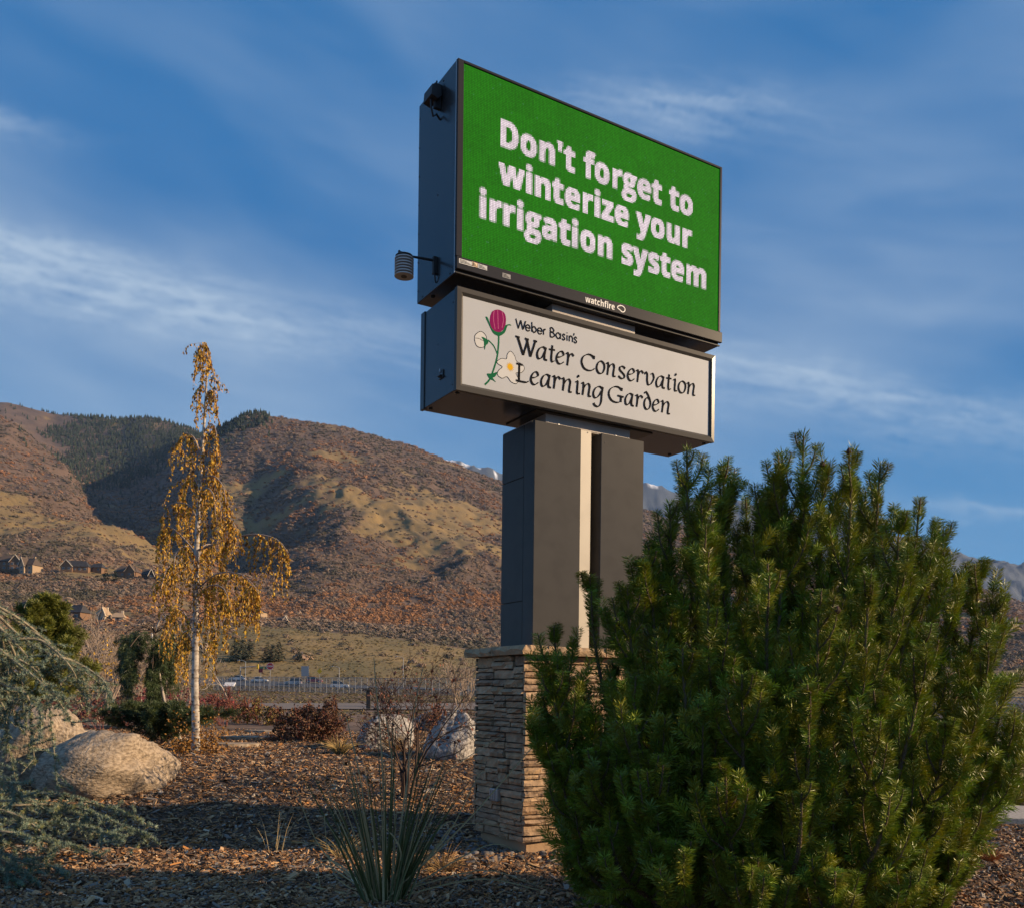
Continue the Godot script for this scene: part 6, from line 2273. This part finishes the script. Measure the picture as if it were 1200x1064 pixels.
# ---- houses
func house(label: String, px: float, d: float, w: float, dep: float, wall_h: float, roof_h: float, turn: float, wall: Material, roof_m: Material, trim: Material, wing := 0.0) -> void:
	var p := flat(px, d)
	p.y -= 0.6
	var s := thing("house", label, "house", p, turn, "houses on the foothills")
	var blocks := [[0.0, 0.0, w, dep, wall_h, roof_h, false]]
	if wing != 0.0:
		blocks.append([w * 0.26 * signf(wing), dep * 0.42, w * 0.42, dep * 0.55, wall_h * absf(wing), roof_h * 0.9, true])
	for bl in blocks:
		var hw: float = bl[2] / 2.0
		var hd: float = bl[3] / 2.0
		var wh: float = bl[4]
		var rh: float = bl[5]
		var o := Vector3(bl[0], 0, bl[1])
		var b := Buf.new()
		if bl[6]:
			# gable towards the viewer
			b.prism(PackedVector2Array([Vector2(-hw, -2), Vector2(hw, -2), Vector2(hw, wh), Vector2(0, wh + rh), Vector2(-hw, wh)]), -hd, hd)
			part("wall", b, wall, s).position = o
			for side in [-1.0, 1.0]:
				var rf := Buf.new()
				var e := Vector3(side * (hw + 0.6), wh - 0.6 * rh / hw, 0)
				var r := Vector3(0, wh + rh, 0)
				var up := Vector3(0, 0.3, 0)
				for zz in [-1.0, 1.0]:
					rf.quad(r, e, e + up, r + up, Vector3(0, 0, zz))
					var shift := Vector3(0, 0, zz * (hd + 0.6))
					for q in range(rf.v.size() - 6, rf.v.size()):
						rf.v[q] += shift
				var f := Vector3(0, 0, hd + 0.6)
				rf.quad(r + up - f, r + up + f, e + up + f, e + up - f, Vector3(side, 1, 0))
				rf.quad(r - f, r + f, e + f, e - f, Vector3(-side, -1, 0))
				rf.quad(e - f, e + f, e + up + f, e + up - f, Vector3(side, 0, 0))
				part("roof", rf, roof_m, s).position = o
			for side in [-1.0, 1.0]:
				var v := Buf.new()
				v.tube([Vector3(0, wh + rh + 0.1, hd + 0.64), Vector3(side * (hw + 0.6), wh - 0.6 * rh / hw + 0.1, hd + 0.64)], [0.22, 0.22], 4)
				part("barge_board", v, trim, s).position = o
		else:
			b.box(Vector3(-hw, -2, -hd), Vector3(hw, wh, hd))
			part("wall", b, wall, s).position = o
			var rf := Buf.new()
			var ins := minf(hw * 0.35, hd)
			var a := [Vector3(-hw - 0.6, wh, -hd - 0.6), Vector3(hw + 0.6, wh, -hd - 0.6), Vector3(hw + 0.6, wh, hd + 0.6), Vector3(-hw - 0.6, wh, hd + 0.6)]
			var r0 := Vector3(-hw + ins, wh + rh, 0)
			var r1 := Vector3(hw - ins, wh + rh, 0)
			rf.quad(a[0], a[1], r1, r0, Vector3(0, 1, -1))
			rf.quad(a[3], a[2], r1, r0, Vector3(0, 1, 1))
			rf.tri(a[0], a[3], r0, Vector3(-1, 1, 0))
			rf.tri(a[1], a[2], r1, Vector3(1, 1, 0))
			rf.quad(a[0], a[1], a[2], a[3], Vector3.DOWN)
			part("roof", rf, roof_m, s).position = o
			part("chimney", bx(Vector3(hw * 0.4, wh + rh * 0.4, -0.6), Vector3(hw * 0.4 + 1.0, wh + rh + 0.9, 0.4), 0.05), wall, s)
		# windows towards the viewer, each with its pane set back in a frame
		var n := maxi(1, int(bl[2] / 3.4))
		var floors := 2 if wh > 5.0 else 1
		for f in floors:
			for k in n:
				var x: float = bl[0] + (k + 0.5) / n * bl[2] - hw
				var y := 1.0 + f * 2.9
				var z: float = bl[1] + hd
				if not bl[6] and wing != 0.0 and absf(x - w * 0.26 * signf(wing)) < w * 0.24:
					continue
				if f == 0 and k == 0 and not bl[6]:
					part("door", bx(Vector3(x - 0.55, 0.6, z + 0.01), Vector3(x + 0.55, 2.8, z + 0.10), 0.02), M.door_paint, s)
					continue
				var fr := part("window", bx(Vector3(x - 0.85, y, z + 0.005), Vector3(x + 0.85, y + 1.5, z + 0.10), 0.02), trim, s)
				for q in [-0.41, 0.41]:
					part("pane", bx(Vector3(x + q - 0.36, y + 0.1, z + 0.07), Vector3(x + q + 0.36, y + 1.4, z + 0.115), 0.0), M.window_glass, fr)

func make_houses() -> void:
	M.window_glass = mat(0.05, 0.06, 0.08, 0.08)
	M.door_paint = mat(0.10, 0.06, 0.04, 0.6)
	var brown := mat(0.20, 0.115, 0.065, 0.85)
	var tan := mat(0.38, 0.27, 0.17, 0.85)
	var pale := mat(0.55, 0.44, 0.31, 0.85)
	var slate := mat(0.035, 0.033, 0.035, 0.8)
	var umber := mat(0.085, 0.06, 0.045, 0.85)
	var cream := mat(0.62, 0.54, 0.42, 0.7)
	house("big brown gabled house at the far left under the slope", 12, 640, 17, 10, 6.2, 5.0, 0.15, brown, umber, cream, 1.0)
	house("brown gabled house with tall pale front beside the big one", 35, 630, 9, 10, 6.6, 5.2, -0.2, tan, umber, cream, -1.05)
	house("long dark house with black hipped roof above the bare slope", 88, 640, 18, 10, 3.4, 4.6, 0.1, brown, slate, cream, -1.0)
	house("low dark roofed house right of the long black roofed one", 113, 645, 9, 8, 3.2, 3.2, -0.1, brown, slate, tan)
	house("dark house with wide arched gable in the upper row", 148, 640, 15, 10, 3.6, 4.6, 0.0, brown, umber, tan, 1.15)
	house("small dark house with bright gable boards, second from the birch in the upper row", 172, 632, 8, 8, 3.0, 4.2, 0.3, umber, slate, cream, 1.0)
	house("small dark house with bright gable boards right behind the birch", 193, 632, 8, 8, 3.0, 4.2, 0.3, umber, slate, cream, 1.0)
	house("stone gabled house behind the round pine", 32, 430, 7, 7, 4.6, 4.0, 0.1, tan, umber, cream, 1.1)
	house("house with black pyramid roof in the lower row", 90, 430, 8, 8, 3.4, 3.8, -0.2, brown, slate, cream)
	house("pale gabled house in the lower row left of the birch", 120, 425, 5, 6, 3.6, 2.9, 0.0, pale, tan, cream, 1.2)
	house("small pale house low in the row beside the birch", 138, 425, 5, 6, 2.6, 2.4, 0.2, pale, tan, cream)
	house("low modern house with broad dark roof on the grass slope", 288, 470, 18, 9, 3.6, 1.8, -0.1, tan, slate, cream, 0.8)
	house("small shed house at the right end of the grass slope row", 330, 455, 5, 5, 2.2, 1.8, 0.2, pale, umber, cream, 1.0)

func make_evergreens() -> void:
	var dark := tinted(mat(0.032, 0.045, 0.028, 0.85))
	var k := 0
	for r in [[276, 300, 9.0, "dark evergreen tree nearest to the birch on the slope"], [284, 305, 8.0, "second dark evergreen from the birch on the slope"], [292, 310, 6.5, "third dark evergreen from the birch on the slope"], [312, 300, 7.0, "dark evergreen left of the pair above the stop sign"], [319, 300, 6.2, "dark evergreen in the middle above the stop sign"], [326, 302, 7.2, "dark evergreen right of the pair above the stop sign"], [350, 305, 5.0, "lone small dark evergreen above the grey road sign"], [122, 600, 9.0, "dark evergreen beside the long black roofed house"], [133, 605, 8.0, "dark evergreen left of the arched gable house"]]:
		var s := thing("evergreen_tree", r[3], "tree", flat(r[0], r[1]), 0.0, "evergreens on the slope")
		var c := node("crown", fuzzy_fir(900 + k), dark, s)
		c.scale = Vector3(r[2] * 1.6, r[2], r[2] * 1.6)
		var b := Buf.new()
		b.tube([Vector3(0, -0.5, 0), Vector3(0, r[2] * 0.4, 0)], [0.2, 0.12], 6)
		part("trunk", b, M.dark_bark, s)
		k += 1

func _ready() -> void:
	var t0 := Time.get_ticks_msec()
	make_camera_and_light()
	print("sky ", Time.get_ticks_msec() - t0)
	make_ground()
	make_land()
	print("land ", Time.get_ticks_msec() - t0)
	make_sign()
	make_pedestal()
	print("sign ", Time.get_ticks_msec() - t0)
	make_paving()
	make_scrub()
	print("scrub ", Time.get_ticks_msec() - t0)
	make_mulch()
	make_rocks()
	make_pine()
	make_birch()
	make_cedar()
	make_garden()
	make_houses()
	make_evergreens()
	make_street()
	make_cars()
	print("plants ", Time.get_ticks_msec() - t0)
